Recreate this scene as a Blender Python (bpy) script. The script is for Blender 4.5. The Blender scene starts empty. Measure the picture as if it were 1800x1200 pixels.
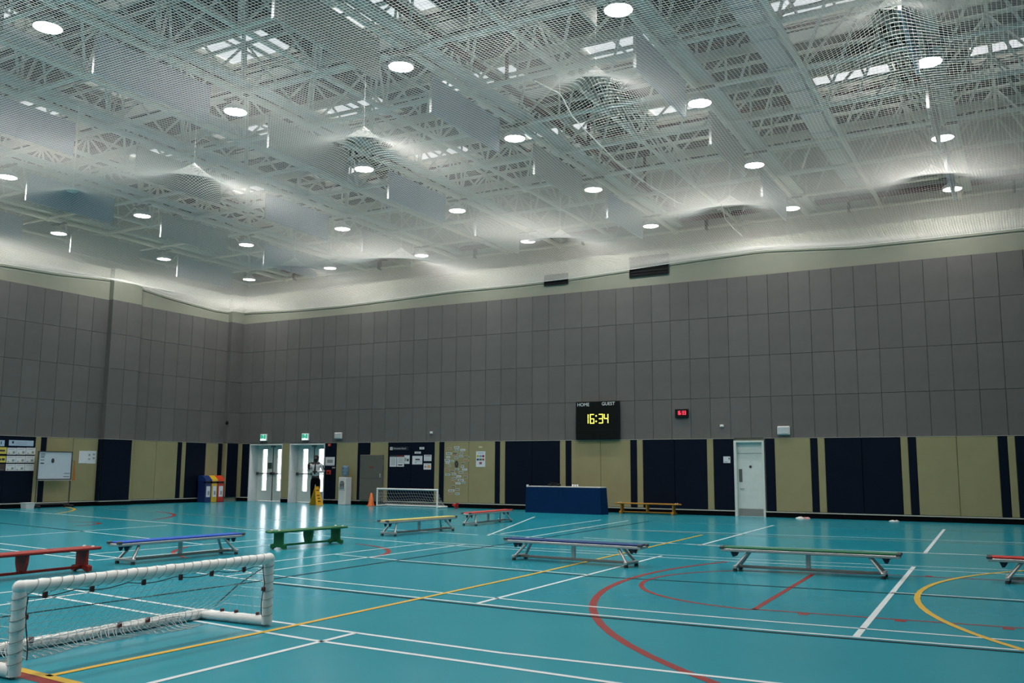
import bpy, math, random
import numpy as np
from mathutils import Vector, Matrix

# ------------------------------------------------------------------ camera, world, exposure
SC = bpy.context.scene
COL = SC.collection
F = 1626.486                      # focal length in pixels of the 1800 x 1200 frame
YAW, PIT, ROL = math.radians(29.1997), math.radians(7.8775), math.radians(0.3717)
EYE = 1.2934
_cy, _sy = math.cos(YAW), math.sin(YAW)
_f = np.array([-_sy * math.cos(PIT), _cy * math.cos(PIT), math.sin(PIT)])
_r0 = np.array([_cy, _sy, 0.0]); _u0 = np.cross(_r0, _f)
_r = math.cos(ROL) * _r0 + math.sin(ROL) * _u0
_u = -math.sin(ROL) * _r0 + math.cos(ROL) * _u0
CAMC = np.array([0, 0, EYE])
cam = bpy.data.cameras.new('camera')
cam.sensor_width = 36.0
cam.lens = F / 1800 * 36.0
cam.clip_end = 500
camo = bpy.data.objects.new('camera', cam)
camo.matrix_world = Matrix(((_r[0], _u[0], -_f[0], 0), (_r[1], _u[1], -_f[1], 0), (_r[2], _u[2], -_f[2], EYE), (0, 0, 0, 1)))
COL.objects.link(camo)
SC.camera = camo

w = bpy.data.worlds.new('overcast_sky'); SC.world = w; w.use_nodes = True
bg = w.node_tree.nodes['Background']
bg.inputs[0].default_value = (0.93, 0.96, 1.0, 1); bg.inputs[1].default_value = 7.0
LAMP_W = 138.0
SKYLIGHT = 0.72
SC.view_settings.view_transform = 'Standard'
SC.view_settings.look = 'None'
SC.view_settings.exposure = 0.0
SC.view_settings.gamma = 1.0
SC.view_settings.use_curve_mapping = False
random.seed(7)

# survey helpers: a sight line through a picture point, met with a floor / wall plane
def ray(x, y): return _r * ((x - 900) / F) + _u * ((600 - y) / F) + _f
def onz(x, y, z=0.0):
    d = ray(x, y); return CAMC + d * ((z - EYE) / d[2])
def ony(x, y, Y):
    d = ray(x, y); return CAMC + d * (Y / d[1])
def onx(x, y, X):
    d = ray(x, y); return CAMC + d * (X / d[0])
def inview(P, m=0):
    c = np.array(P) - CAMC; d = c @ _f
    if d <= 0.2: return False
    x = 900 + F * (c @ _r) / d; y = 600 - F * (c @ _u) / d
    return -m < x < 1800 + m and -m < y < 1200 + m

# ------------------------------------------------------------------ materials
MATS = {}
def mat(name, col, rough=0.55, metal=0.0, var=0.05, scale=8.0, spec=None, emit=None, bump=0.0, rnd=0.0, bscale=None):
    if name in MATS: return MATS[name]
    m = bpy.data.materials.new(name); m.use_nodes = True
    nt = m.node_tree; b = nt.nodes['Principled BSDF']
    tc = nt.nodes.new('ShaderNodeTexCoord'); no = nt.nodes.new('ShaderNodeTexNoise')
    no.inputs['Scale'].default_value = scale; no.inputs['Detail'].default_value = 4
    nt.links.new(tc.outputs['Object'], no.inputs['Vector'])
    rp = nt.nodes.new('ShaderNodeMapRange')
    rp.inputs['From Min'].default_value = 0.3; rp.inputs['From Max'].default_value = 0.7
    rp.inputs['To Min'].default_value = 1 - var; rp.inputs['To Max'].default_value = 1 + var
    nt.links.new(no.outputs['Fac'], rp.inputs['Value'])
    src = rp.outputs['Result']
    if rnd > 0:
        oi = nt.nodes.new('ShaderNodeObjectInfo'); r2 = nt.nodes.new('ShaderNodeMapRange')
        r2.inputs['To Min'].default_value = 1 - rnd; r2.inputs['To Max'].default_value = 1 + rnd
        nt.links.new(oi.outputs['Random'], r2.inputs['Value'])
        mu = nt.nodes.new('ShaderNodeMath'); mu.operation = 'MULTIPLY'
        nt.links.new(src, mu.inputs[0]); nt.links.new(r2.outputs['Result'], mu.inputs[1]); src = mu.outputs[0]
    vm = nt.nodes.new('ShaderNodeVectorMath'); vm.operation = 'SCALE'
    vm.inputs[0].default_value = col[:3]
    nt.links.new(src, vm.inputs['Scale']); nt.links.new(vm.outputs[0], b.inputs['Base Color'])
    b.inputs['Roughness'].default_value = rough; b.inputs['Metallic'].default_value = metal
    if spec is not None: b.inputs['Specular IOR Level'].default_value = spec
    if emit:
        b.inputs['Emission Color'].default_value = (*emit[0], 1); b.inputs['Emission Strength'].default_value = emit[1]
    if bump > 0:
        n2 = nt.nodes.new('ShaderNodeTexNoise'); n2.inputs['Scale'].default_value = bscale or scale * 12
        nt.links.new(tc.outputs['Object'], n2.inputs['Vector'])
        bp = nt.nodes.new('ShaderNodeBump'); bp.inputs['Strength'].default_value = bump; bp.inputs['Distance'].default_value = 0.01
        nt.links.new(n2.outputs['Fac'], bp.inputs['Height']); nt.links.new(bp.outputs[0], b.inputs['Normal'])
    MATS[name] = m
    return m

STEEL = mat('white_steel', (0.50, 0.525, 0.485), 0.5, var=0.04)
WHITE = mat('white_paint', (0.72, 0.74, 0.74), 0.45, var=0.03)
OFFW = mat('off_white_plastic', (0.62, 0.63, 0.62), 0.4, var=0.03)
BLACK = mat('black_plastic', (0.009, 0.009, 0.010), 0.5, var=0.1, spec=.15)
DARK = mat('dark_grey', (0.05, 0.052, 0.055), 0.5)
ALU = mat('aluminium', (0.42, 0.42, 0.42), 0.38, 0.55, var=0.04)
PANEL = mat('grey_fabric_panel', (0.130, 0.126, 0.123), 0.9, var=0.05, scale=3, rnd=0.06, bump=0.1, bscale=200, spec=0.2)
GROOVE = mat('panel_backing', (0.06, 0.061, 0.06), 0.9)
NAVY = mat('navy_vinyl', (0.0042, 0.0078, 0.0175), 0.6, var=0.06, scale=2, spec=0.06)
BEIGE = mat('beige_vinyl', (0.285, 0.260, 0.142), 0.6, var=0.05, scale=2, spec=0.12)
CREAM = mat('cream_plaster', (0.24, 0.25, 0.20), 0.8, var=0.04, scale=1.5)
UPWALL = mat('white_plaster', (0.38, 0.40, 0.38), 0.8, var=0.04, scale=1)
DOORW = mat('door_white', (0.60, 0.65, 0.62), 0.4, var=0.03)
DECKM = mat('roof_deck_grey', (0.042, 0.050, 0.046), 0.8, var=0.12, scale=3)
SHAFT = mat('skylight_shaft_cream', (0.62, 0.60, 0.52), 0.6, var=0.04)
GLAZE = mat('skylight_glazing', (0.8, 0.8, 0.82), 0.5, emit=((0.95, 0.96, 1.0), SKYLIGHT), var=0.02)  # panes emit a glow of their own in place of daylight from above
RED = mat('red_line_paint', (0.20, 0.012, 0.010), 0.45, spec=.15)
BLUEB = mat('baffle_blue_lit', (0.30, 0.37, 0.45), 0.9, var=0.04, spec=0.2)  # baffle where the lighting reads bluish, tone put into the colour
GREYB = mat('baffle_grey_lit', (0.33, 0.35, 0.33), 0.9, var=0.04, spec=0.2)  # baffle where the lighting reads grey, tone put into the colour
PIPE = mat('maroon_pipe_paint', (0.075, 0.012, 0.016), 0.45)
PAPER = mat('paper_white', (0.62, 0.65, 0.68), 0.7, var=0.03)
INK = mat('dark_print', (0.03, 0.03, 0.035), 0.7)
LGREY = mat('grey_print', (0.25, 0.27, 0.28), 0.7)
YEL = mat('yellow_print', (0.62, 0.52, 0.08), 0.6)
CLIP = mat('maroon_clip', (0.10, 0.012, 0.016), 0.5)
CORD = mat('dark_cord', (0.06, 0.06, 0.06), 0.8)

# ------------------------------------------------------------------ mesh helpers
class MB:
    def __init__(s): s.v = []; s.f = []; s.smooth = []
    def add(s, vs, fs, sm=False):
        n = len(s.v); s.v += [tuple(map(float, v)) for v in vs]; s.f += [tuple(i + n for i in f) for f in fs]; s.smooth += [sm] * len(fs)
        return s
    def box(s, x0, x1, y0, y1, z0, z1, M=None):
        vs = [(x, y, z) for z in (z0, z1) for y in (y0, y1) for x in (x0, x1)]
        if M is not None: vs = [M @ Vector(v) for v in vs]
        return s.add(vs, [(0, 2, 3, 1), (4, 5, 7, 6), (0, 1, 5, 4), (2, 6, 7, 3), (0, 4, 6, 2), (1, 3, 7, 5)])
    def bev(s, x0, x1, y0, y1, z0, z1, c=0.01, M=None):
        # box with all edges chamfered
        vs = []; idx = {}
        xs, ys, zs = (x0, x1), (y0, y1), (z0, z1)
        for i in (0, 1):
            for j in (0, 1):
                for k in (0, 1):
                    for a in range(3):
                        p = [xs[i] + (c if i == 0 else -c), ys[j] + (c if j == 0 else -c), zs[k] + (c if k == 0 else -c)]
                        p[a] = (xs[i], ys[j], zs[k])[a]
                        idx[(i, j, k, a)] = len(vs); vs.append(p)
        fs = []
        for i in (0, 1):
            q = [idx[(i, 0, 0, 0)], idx[(i, 1, 0, 0)], idx[(i, 1, 1, 0)], idx[(i, 0, 1, 0)]]; fs.append(q if i else q[::-1])
            q = [idx[(0, i, 0, 1)], idx[(1, i, 0, 1)], idx[(1, i, 1, 1)], idx[(0, i, 1, 1)]]; fs.append(q[::-1] if i else q)
            q = [idx[(0, 0, i, 2)], idx[(1, 0, i, 2)], idx[(1, 1, i, 2)], idx[(0, 1, i, 2)]]; fs.append(q if i else q[::-1])
        for j in (0, 1):
            for k in (0, 1):
                fs.append([idx[(0, j, k, 1)], idx[(1, j, k, 1)], idx[(1, j, k, 2)], idx[(0, j, k, 2)]])
                fs.append([idx[(j, 0, k, 0)], idx[(j, 1, k, 0)], idx[(j, 1, k, 2)], idx[(j, 0, k, 2)]])
                fs.append([idx[(j, k, 0, 0)], idx[(j, k, 1, 0)], idx[(j, k, 1, 1)], idx[(j, k, 0, 1)]])
        for i in (0, 1):
            for j in (0, 1):
                for k in (0, 1): fs.append([idx[(i, j, k, a)] for a in range(3)])
        if M is not None: vs = [M @ Vector(v) for v in vs]
        return s.add(vs, fs)
    def tube(s, pts, r, n=8, cap=True, closed=False, r2=None):
        pts = [Vector(p) for p in pts]; N = len(pts); vs = []; fs = []
        up0 = None
        for i, p in enumerate(pts):
            if closed: t = pts[(i + 1) % N] - pts[i - 1]
            else: t = (pts[min(i + 1, N - 1)] - pts[max(i - 1, 0)])
            t.normalize()
            if up0 is None: up0 = Vector((0, 0, 1)) if abs(t.z) < 0.9 else Vector((1, 0, 0))
            a = t.cross(up0); a.normalize(); b = a.cross(t); up0 = b
            rr = r if r2 is None else r + (r2 - r) * i / max(1, N - 1)
            for k in range(n):
                an = 2 * math.pi * (k + 0.5) / n
                vs.append(p + a * (rr * math.cos(an)) + b * (rr * math.sin(an)))
        M = N if closed else N - 1
        for i in range(M):
            for k in range(n):
                i2 = (i + 1) % N
                fs.append((i * n + k, i * n + (k + 1) % n, i2 * n + (k + 1) % n, i2 * n + k))
        s.add(vs, fs, n > 5)
        if cap and not closed:
            s.add(vs[:n], [tuple(range(n))[::-1]]); s.add(vs[-n:], [tuple(range(n))])
        return s
    def lathe(s, prof, n=20, c=(0, 0, 0), cap=True):
        vs = []; fs = []
        for r, z in prof:
            for k in range(n):
                a = 2 * math.pi * k / n; vs.append((c[0] + r * math.cos(a), c[1] + r * math.sin(a), c[2] + z))
        for i in range(len(prof) - 1):
            for k in range(n): fs.append((i * n + k, i * n + (k + 1) % n, (i + 1) * n + (k + 1) % n, (i + 1) * n + k))
        s.add(vs, fs, True)
        if cap:
            s.add(vs[:n], [tuple(range(n))[::-1]]); s.add(vs[-n:], [tuple(range(n))])
        return s
    def prism(s, poly, axis, a0, a1):
        # polygon in the plane across `axis` (0 x,1 y,2 z), extruded a0..a1
        def P(q, a):
            q = list(q); q.insert(axis, a); return q
        n = len(poly); vs = [P(q, a0) for q in poly] + [P(q, a1) for q in poly]
        fs = [tuple(range(n))[::-1], tuple(range(n, 2 * n))] + [(i, (i + 1) % n, (i + 1) % n + n, i + n) for i in range(n)]
        return s.add(vs, fs)
    def ball(s, c, r, n=10, sz=1.0):
        return s.lathe([(max(1e-4, r * math.sin(math.pi * i / n)), -r * sz * math.cos(math.pi * i / n)) for i in range(n + 1)], 14, c, False)
    def mesh(s, name):
        me = bpy.data.meshes.new(name); me.from_pydata(s.v, [], s.f)
        if any(s.smooth): me.polygons.foreach_set('use_smooth', s.smooth)
        me.update(); return me

def link(o, parent=None, loc=None, rz=None):
    COL.objects.link(o)
    if parent is not None: o.parent = parent
    if loc is not None: o.location = loc
    if rz is not None: o.rotation_euler = (0, 0, rz)
    return o
def obj(name, mb, m, parent=None, loc=None, rz=None, **kw):
    me = mb if isinstance(mb, bpy.types.Mesh) else mb.mesh(name)
    o = bpy.data.objects.new(name, me)
    if m is not None and not me.materials: me.materials.append(m)
    link(o, parent, loc, rz)
    for k, v in kw.items(): o[k] = v
    return o
def tag(o, label, cat, group=None, kind=None):
    o['label'] = label; o['category'] = cat
    if group: o['group'] = group
    if kind: o['kind'] = kind
    return o
def thing(name, loc, label, cat, rz=0.0, group=None):
    o = bpy.data.objects.new(name, None); o.empty_display_size = 0.2
    link(o, None, loc, rz); return tag(o, label, cat, group)
def struct(name, mb, m, label=None, **kw):
    o = obj(name, mb, m, **kw); o['kind'] = 'structure'
    if label: o['label'] = label
    return o
def clone(o, parent=None, **kw):
    c = o.copy(); COL.objects.link(c); c.parent = parent
    for k, v in kw.items(): c[k] = v
    for ch in list(o.children): clone(ch, c)
    return c
def text(name, body, size, m, parent, loc, rot, ext=0.002, align='CENTER', sx=1.0):
    cu = bpy.data.curves.new(name, 'FONT'); cu.body = body; cu.size = size; cu.extrude = ext
    cu.align_x = align; cu.align_y = 'CENTER'; cu.resolution_u = 3
    cu.materials.append(m)
    tmp = bpy.data.objects.new(name + '_src', cu); COL.objects.link(tmp)
    me = bpy.data.meshes.new_from_object(tmp.evaluated_get(bpy.context.evaluated_depsgraph_get())); me.name = name
    bpy.data.objects.remove(tmp); bpy.data.curves.remove(cu)
    o = bpy.data.objects.new(name, me); link(o, parent, loc); o.rotation_euler = rot; o.scale = (sx, 1, 1)
    return o
ORD = ['zeroth', 'first', 'second', 'third', 'fourth', 'fifth', 'sixth', 'seventh', 'eighth', 'ninth', 'tenth'] + ['%dth' % i for i in range(11, 60)]
for i in range(21, 60):
    if i % 10 in (1, 2, 3): ORD[i] = '%d%s' % (i, ('st', 'nd', 'rd')[i % 10 - 1])

# ------------------------------------------------------------------ the hall: plan dimensions
YB, XL = 27.0, -27.7           # faces of back wall and left wall
XR, YF = 9.0, -9.0
YU, XU = 32.6, -33.2           # upper walls, set back above the lower walls
ZL = 8.15                      # height of the set-back ledge
ZD = 12.9                      # roof deck
Z = [2.24, 3.435, 4.645, 5.855, 7.04]
GX0, GDX, GY0, GDY = -1.514, 4.8414, 10.388, 4.9267       # lamp grid

# floor -----------------------------------------------------------
def floor_material():
    m = bpy.data.materials.new('teal_sports_vinyl'); m.use_nodes = True
    nt = m.node_tree; b = nt.nodes['Principled BSDF']
    tc = nt.nodes.new('ShaderNodeTexCoord')
    n1 = nt.nodes.new('ShaderNodeTexNoise'); n1.inputs['Scale'].default_value = 0.5; n1.inputs['Detail'].default_value = 5
    n2 = nt.nodes.new('ShaderNodeTexNoise'); n2.inputs['Scale'].default_value = 30; n2.inputs['Detail'].default_value = 3
    nt.links.new(tc.outputs['Object'], n1.inputs[0]); nt.links.new(tc.outputs['Object'], n2.inputs[0])
    cr = nt.nodes.new('ShaderNodeValToRGB')
    cr.color_ramp.elements[0].position = 0.3; cr.color_ramp.elements[1].position = 0.7
    cr.color_ramp.elements[0].color = (0.011, 0.240, 0.318, 1); cr.color_ramp.elements[1].color = (0.016, 0.264, 0.345, 1)
    nt.links.new(n1.outputs['Fac'], cr.inputs[0]); nt.links.new(cr.outputs[0], b.inputs['Base Color'])
    mr = nt.nodes.new('ShaderNodeMapRange'); mr.inputs['To Min'].default_value = 0.17; mr.inputs['To Max'].default_value = 0.23
    nt.links.new(n1.outputs['Fac'], mr.inputs['Value']); nt.links.new(mr.outputs[0], b.inputs['Roughness'])
    b.inputs['Specular IOR Level'].default_value = 0.22
    bp = nt.nodes.new('ShaderNodeBump'); bp.inputs['Strength'].default_value = 0.02; bp.inputs['Distance'].default_value = 0.01
    nt.links.new(n2.outputs['Fac'], bp.inputs['Height']); nt.links.new(bp.outputs[0], b.inputs['Normal'])
    return m
FLOORM = floor_material()
floor = struct('floor', MB().box(XL, XR, YF, YB + 0.55, -0.2, 0), FLOORM, 'teal vinyl sports floor with painted court lines')
LW = mat('white_line_paint', (0.55, 0.62, 0.64), 0.4, spec=.2, var=0.06)
LY = mat('yellow_line_paint', (0.52, 0.33, 0.025), 0.4, spec=.2, var=0.06)
LK = mat('black_line_paint', (0.006, 0.010, 0.013), 0.5, spec=.05)
LB = mat('brown_line_paint', (0.13, 0.16, 0.15), 0.4)
LZ = {'white_line_paint': 0.0020, 'black_line_paint': 0.0026, 'yellow_line_paint': 0.0032, 'red_line_paint': 0.0014, 'brown_line_paint': 0.0008}
def strip(pts, wd, m, name='court_line'):
    P = [np.array(p[:2]) for p in pts]; z = LZ[m.name]; L = []; R = []
    for i, p in enumerate(P):
        t = P[min(i + 1, len(P) - 1)] - P[max(i - 1, 0)]; t = t / np.linalg.norm(t); n = np.array([-t[1], t[0]]) * wd / 2
        L.append((*(p + n), z)); R.append((*(p - n), z))
    k = len(P)
    mb = MB().add(L + R, [(i, i + k, i + k + 1, i + 1) for i in range(k - 1)])
    mb.f = [f for f in mb.f]
    me = mb.mesh(name)
    if me.polygons[0].normal.z < 0: me.flip_normals()
    return obj(name, me, m, floor)
def fl(m, wd, *px): return strip([onz(x, y) for x, y in px], wd, m)
def circ(px, m, wd, full=None):
    A = np.array([onz(x, y)[:2] for x, y in px])
    M = np.c_[2 * A, np.ones(len(A))]; s, *_ = np.linalg.lstsq(M, (A ** 2).sum(1), rcond=None)
    c = s[:2]; r = math.sqrt(s[2] + c @ c)
    an = np.unwrap([math.atan2(a[1] - c[1], a[0] - c[0]) for a in A])
    n = max(12, int(abs(an[-1] - an[0]) / 0.06))
    ts = np.linspace(an[0], an[-1], n)
    return strip([(c[0] + r * math.cos(t), c[1] + r * math.sin(t)) for t in ts], wd, m)
fl(LW, .05, (93, 1031), (480, 1092), (880, 1147.3), (1253, 1188.7), (1420, 1207))
fl(LW, .05, (38, 1040), (300, 1084), (550, 1125), (880, 1171.5), (1100, 1203))
fl(LW, .05, (-60, 1049), (92.5, 1031.2)); fl(LW, .05, (-60, 1072), (157, 1041))
fl(LW, .05, (230, 1209), (625, 1112.5))
fl(LW, .045, (329, 1004.5), (458, 1021), (920, 1069.5), (1360, 1108), (1800, 1143), (1900, 1151))
fl(LK, .045, (476, 1025.4), (920, 1073), (1360, 1111.8), (1800, 1147.2), (1900, 1155))
fl(LW, .045, (372, 998), (550, 1019), (920, 1055.9), (1360, 1092.7), (1800, 1126.7), (1900, 1134))
fl(LW, .045, (589, 974), (700, 984.3), (1034.7, 1010)); fl(LK, .045, (698, 986.6), (1034, 1012.4), (1360, 1030.6), (1568, 1042.7), (1800, 1057.9), (1900, 1064.3))
fl(LW, .04, (1568, 1041), (1800, 1055), (1900, 1061))
fl(LW, .04, (760, 952.7), (880, 960), (1320, 983), (1800, 1002.7), (1900, 1007))
fl(LW, .045, (741, 955), (880, 964), (1360, 990), (1800, 1010), (1900, 1014))
fl(LW, .045, (330, 1005), (480, 986.5), (762, 953.2)); fl(LW, .045, (395, 1013), (480, 1002), (821, 956))
fl(LK, .045, (-60, 1093), (453, 1021.5), (904, 953.5), (1141, 916))
fl(LY, .06, (82.7, 1188.7), (480, 1107.3), (920, 1012.7), (1234.7, 939.9))
fl(LY, .07, (-40, 1158.5), (0, 1168.3), (128, 1200), (160, 1208)); fl(RED, .09, (-20, 1172), (25, 1183.5), (93, 1200), (130, 1209))
fl(LW, .05, (837.3, 1060.7), (1162.7, 976.7))
circ([(1274.7, 986.8), (1173, 1003), (1112, 1015.3), (1061, 1038), (1041, 1062), (1041.3, 1083), (1066.7, 1110), (1106.7, 1134), (1224, 1186), (1262, 1202)], RED, .075)
circ([(1290.7, 1002.5), (1200, 1008.7), (1146.7, 1017.5), (1128, 1027.3), (1129.3, 1034), (1160, 1048), (1226.7, 1060.7), (1322.7, 1070.5)], RED, .055)
fl(RED, .05, (1322, 1070.3), (1560, 1087.3), (1800, 1104), (1900, 1111)); fl(RED, .05, (1290, 1002.5), (1557, 1010), (1768, 1020), (1900, 1026))
fl(RED, .055, (1324.5, 1071.5), (1429, 1009))
for x, y in ((1412, 1079.3), (1582.7, 1091.2), (1773, 1105), (1633, 1012.5)):
    p = onz(x, y); strip([(p[0] - .045, p[1]), (p[0] + .045, p[1])], .09, RED)
fl(LW, .055, (1505, 1118.5), (1606, 996)); fl(LW, .06, (1625, 973), (1660, 930)); fl(LW, .055, (1229, 958.5), (1360, 923))
circ([(1830, 1001.5), (1736, 1008), (1672, 1017.3), (1632, 1030.7), (1613.5, 1050.7), (1621, 1066.7), (1666.7, 1094.7), (1736, 1122.7), (1800, 1143.5)], LY, .06)
fl(LW, .05, (880, 938), (1056, 913.5)); fl(LW, .05, (920, 945.5), (1104, 914.8)); fl(LW, .05, (857, 941), (940, 908))
fl(LB, .06, (1147, 916.7), (1340, 923.7)); fl(LB, .10, (1008, 926), (1320, 942), (1800, 957.3))
fl(LW, .05, (1026, 944.7), (1280, 960.7), (1739, 976)); fl(LW, .04, (858, 938), (981, 947), (1229, 956.7), (1581, 970), (1800, 978))
fl(LB, .05, (1360, 924), (1800, 936)); fl(LW, .05, (1100, 931), (1800, 954))
fl(LW, .06, (-40, 892), (480, 934), (740, 955)); fl(LB, .08, (173, 911), (480, 930), (620, 937)); fl(LW, .06, (-40, 946), (293, 923))
fl(LK, .05, (-40, 915), (149, 934)); fl(LW, .05, (149, 934), (357, 956.5)); fl(LW, .05, (-40, 950), (211, 980.7)); fl(LW, .05, (-40, 960), (165, 984.7))
fl(LW, .05, (165, 984.7), (480, 957)); fl(LW, .05, (115, 977.5), (480, 946.5)); fl(LB, .08, (187, 894), (437, 911), (620, 921))
fl(LB, .06, (600, 914), (900, 925)); fl(LW, .05, (600, 925), (840, 940)); fl(LB, .06, (440, 905), (700, 916))
circ([(626.7, 955.9), (652, 959), (674.7, 963.3), (684, 968.5), (679, 973), (655, 979)], RED, .075)
circ([(120, 917.5), (150, 916.5), (167, 919), (160, 921.5), (135, 924)], RED, .09)
circ([(275, 899), (298, 902), (308, 905), (300, 908), (270, 913)], RED, .09)
circ([(330, 961), (312, 966), (305, 971), (310, 976), (330, 980)], RED, .07)
circ([(95, 889), (118, 891), (129, 895), (122, 899), (100, 902)], LY, .09)

# lower walls -----------------------------------------------------
D1 = (-26.84, -25.12, 2.22); D2 = (-24.77, -23.02, 2.22); D3 = (-7.60, -6.72, 2.17)
mb = MB(); xs = XL - 0.3
for a, b, zt in (D1, D2, D3):
    mb.box(xs, a, YB, YB + 0.30, 0, ZL); mb.box(a, b, YB, YB + 0.30, zt, ZL); xs = b
mb.box(xs, XR, YB, YB + 0.30, 0, ZL)
wall_back = struct('wall_back', mb, CREAM, 'cream back wall with grey panels above striped padding')
wall_left = struct('wall_left', MB().box(XL - 0.3, XL, YF, YB, 0, ZL), CREAM, 'cream left wall with grey panels above striped padding')
struct('wall_right', MB().box(XR, XR + 0.3, YF, YU, 0, ZD + 0.2), UPWALL)
struct('wall_front', MB().box(XU, XR, YF - 0.3, YF, 0, ZD + 0.2), UPWALL)
struct('wall_upper_back', MB().box(XU, XR, YU, YU + 0.3, ZL, ZD + 0.2), UPWALL, 'white upper wall set back behind the net')
struct('wall_upper_left', MB().box(XU - 0.3, XU, YF, YU, ZL, ZD + 0.2), UPWALL)
struct('trim_1', MB().box(XU, XL - 0.3, YF, YU, ZL - 0.3, ZL).box(XL - 0.3, XR, YB + 0.30, YU, ZL - 0.3, ZL), CREAM, 'ledge on top of the lower walls')
struct('ground_outside', MB().box(-80, 60, YB + 0.55, 120, -0.25, -0.05), mat('pale_paving', (0.45, 0.44, 0.42), 0.8), 'pale paved ground outside the doors')
# grey panels: one shared mesh per width
PW = 0.6
pm = MB().bev(0.004, PW - 0.004, -0.04, 0, 0.004, 1.196, 0.006).mesh('panel'); pm.materials.append(PANEL)
X0 = -4.0843
mbk = MB().box(XL, XR, YB - 0.012, YB - 0.002, Z[0], Z[4]); obj('panel_backing', mbk, GROOVE, wall_back)

for j in range(-40, 8):
    xa = X0 + PW * j
    for r in range(4):
        h = Z[r + 1] - Z[r]; x0 = max(xa, XL + 0.25); wdt = xa + PW - x0
        if wdt < 0.1: continue
        o = obj('panel', pm, None, wall_back, (x0, YB - 0.012, Z[r])); o.scale = (wdt / PW, 1, h / 1.2)
mb = MB().box(XL + .002, XL + .012, YF, YB, Z[0], Z[4]); obj('panel_backing', mb, GROOVE, wall_left)
PIL = (20.80, 22.02, 0.26)
obj('pilaster', MB().box(XL, XL + PIL[2] - .04, PIL[0] + .02, PIL[1] - .02, 0, ZL), CREAM, wall_left)
def lpanel(y0, y1, x, pitch=PW):
    n = max(1, round((y1 - y0) / pitch)); wd = (y1 - y0) / n
    for i in range(n):
        for r in range(4):
            o = obj('panel', pm, None, wall_left, (x, y1 - i * wd, Z[r])); o.rotation_euler = (0, 0, math.pi / 2 * 1); o.location = (x, y0 + i * wd, Z[r])
            o.scale = (wd / PW, 1, (Z[r + 1] - Z[r]) / 1.2)
lpanel(14.2, PIL[0], XL + .012); lpanel(PIL[0] + .005, PIL[1] - .005, XL + PIL[2] - .04); lpanel(PIL[1], 26.35, XL + .012)
obj('pilaster_side', MB().box(XL + .012, XL + PIL[2], PIL[0] - .005, PIL[0] + .02, Z[0], Z[4]), PANEL, wall_left)
# corner pier
obj('pilaster', MB().box(XL, XL + 0.21, 26.35, YB - 0.01, 0, ZL), CREAM, wall_left)
for r in range(4):
    obj('panel', MB().bev(XL + .2, XL + .25, 26.34, YB - .013, Z[r] + .004, Z[r + 1] - .004, .006), PANEL, wall_left)
    obj('panel', MB().bev(XL + .012, XL + .25, 26.31, 26.339, Z[r] + .004, Z[r + 1] - .004, .006), PANEL, wall_left)
# wall padding
def pad(x0, x1, m, parent, axis=0, face=None):
    f = face
    if axis == 0: b = MB().bev(x0 + .003, x1 - .003, YB - .085, YB - .002, .17, Z[0] - .012, .014)
    else: b = MB().bev(f + .002, f + .08, x0 + .003, x1 - .003, .17, Z[0] - .012, .014)
    return obj('wall_pad', b, m, parent)
E_ = [(-27.45, -27.22, 'b'), (-27.22, -26.85, 'n'), (-25.11, -24.78, 'b'), (-23.01, -22.45, 'n'), (-22.45, -21.46, 'b'), (-21.46, -20.89, 'n'), (-20.89, -20.09, 'b'),
      (-20.09, -19.09, 'n'), (-19.09, -18.1, 'n'), (-18.1, -17.9, 'b'), (-17.9, -17.7, 'n'), (-17.7, -16.7, 'b'), (-16.7, -15.67, 'b'), (-15.67, -15.48, 'n'), (-15.48, -15.28, 'b'),
      (-15.28, -14.27, 'n'), (-14.27, -13.26, 'n'), (-13.26, -13.05, 'b'), (-13.05, -12.85, 'n'), (-12.85, -11.83, 'b'), (-11.83, -10.83, 'b'), (-10.83, -10.62, 'n'), (-10.62, -10.42, 'b'),
      (-10.42, -9.41, 'n'), (-9.41, -8.41, 'n'), (-8.41, -8.21, 'b'), (-8.21, -7.62, 'n'), (-6.69, -6.42, 'n'), (-6.42, -5.42, 'b'), (-5.42, -5.23, 'n'), (-5.23, -5.03, 'b'),
      (-5.03, -4.06, 'n'), (-4.06, -3.07, 'n'), (-3.07, -2.88, 'b'), (-2.88, -2.68, 'n'), (-2.68, -1.7, 'b'), (-1.7, -.74, 'b'), (-.74, -.53, 'n'), (-.53, -.35, 'b'), (-.35, .65, 'n'), (.65, 1.65, 'n'), (1.65, 1.85, 'b'), (1.85, 2.05, 'n'), (2.05, 3.05, 'b')]
for a, b, c in E_: pad(a, b, NAVY if c == 'n' else BEIGE, wall_back)
LE = [(15.2, 16.25, 'b', 0), (16.25, 16.45, 'n', 0), (16.45, 17.45, 'n', 0), (17.45, 18.45, 'n', 0), (18.45, 18.64, 'b', 0), (18.64, 18.83, 'n', 0), (18.83, 19.78, 'b', 0), (19.78, 20.74, 'b', 0),
      (20.76, 21.90, 'n', PIL[2] - .04), (22.02, 22.10, 'n', 0), (22.10, 23.13, 'b', 0), (23.13, 24.1, 'b', 0), (24.1, 24.3, 'n', 0), (24.3, 24.49, 'b', 0), (24.49, 25.45, 'n', 0), (25.45, 26.07, 'b', 0), (26.07, 26.28, 'n', 0)]
for a, b, c, off in LE: pad(a, b, NAVY if c == 'n' else BEIGE, wall_left, 1, XL + off)
obj('wall_pad', MB().bev(XL + .002, XL + .28, 26.30, 26.348, .17, Z[0] - .012, .012), BEIGE, wall_left)
obj('wall_pad', MB().bev(XL + .215, XL + .28, 26.35, YB - .09, .17, Z[0] - .012, .012), NAVY, wall_left)
obj('wall_pad', MB().bev(XL + .02, XL + .215, 20.71, 20.755, .17, Z[0] - .012, .012), NAVY, wall_left)
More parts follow.
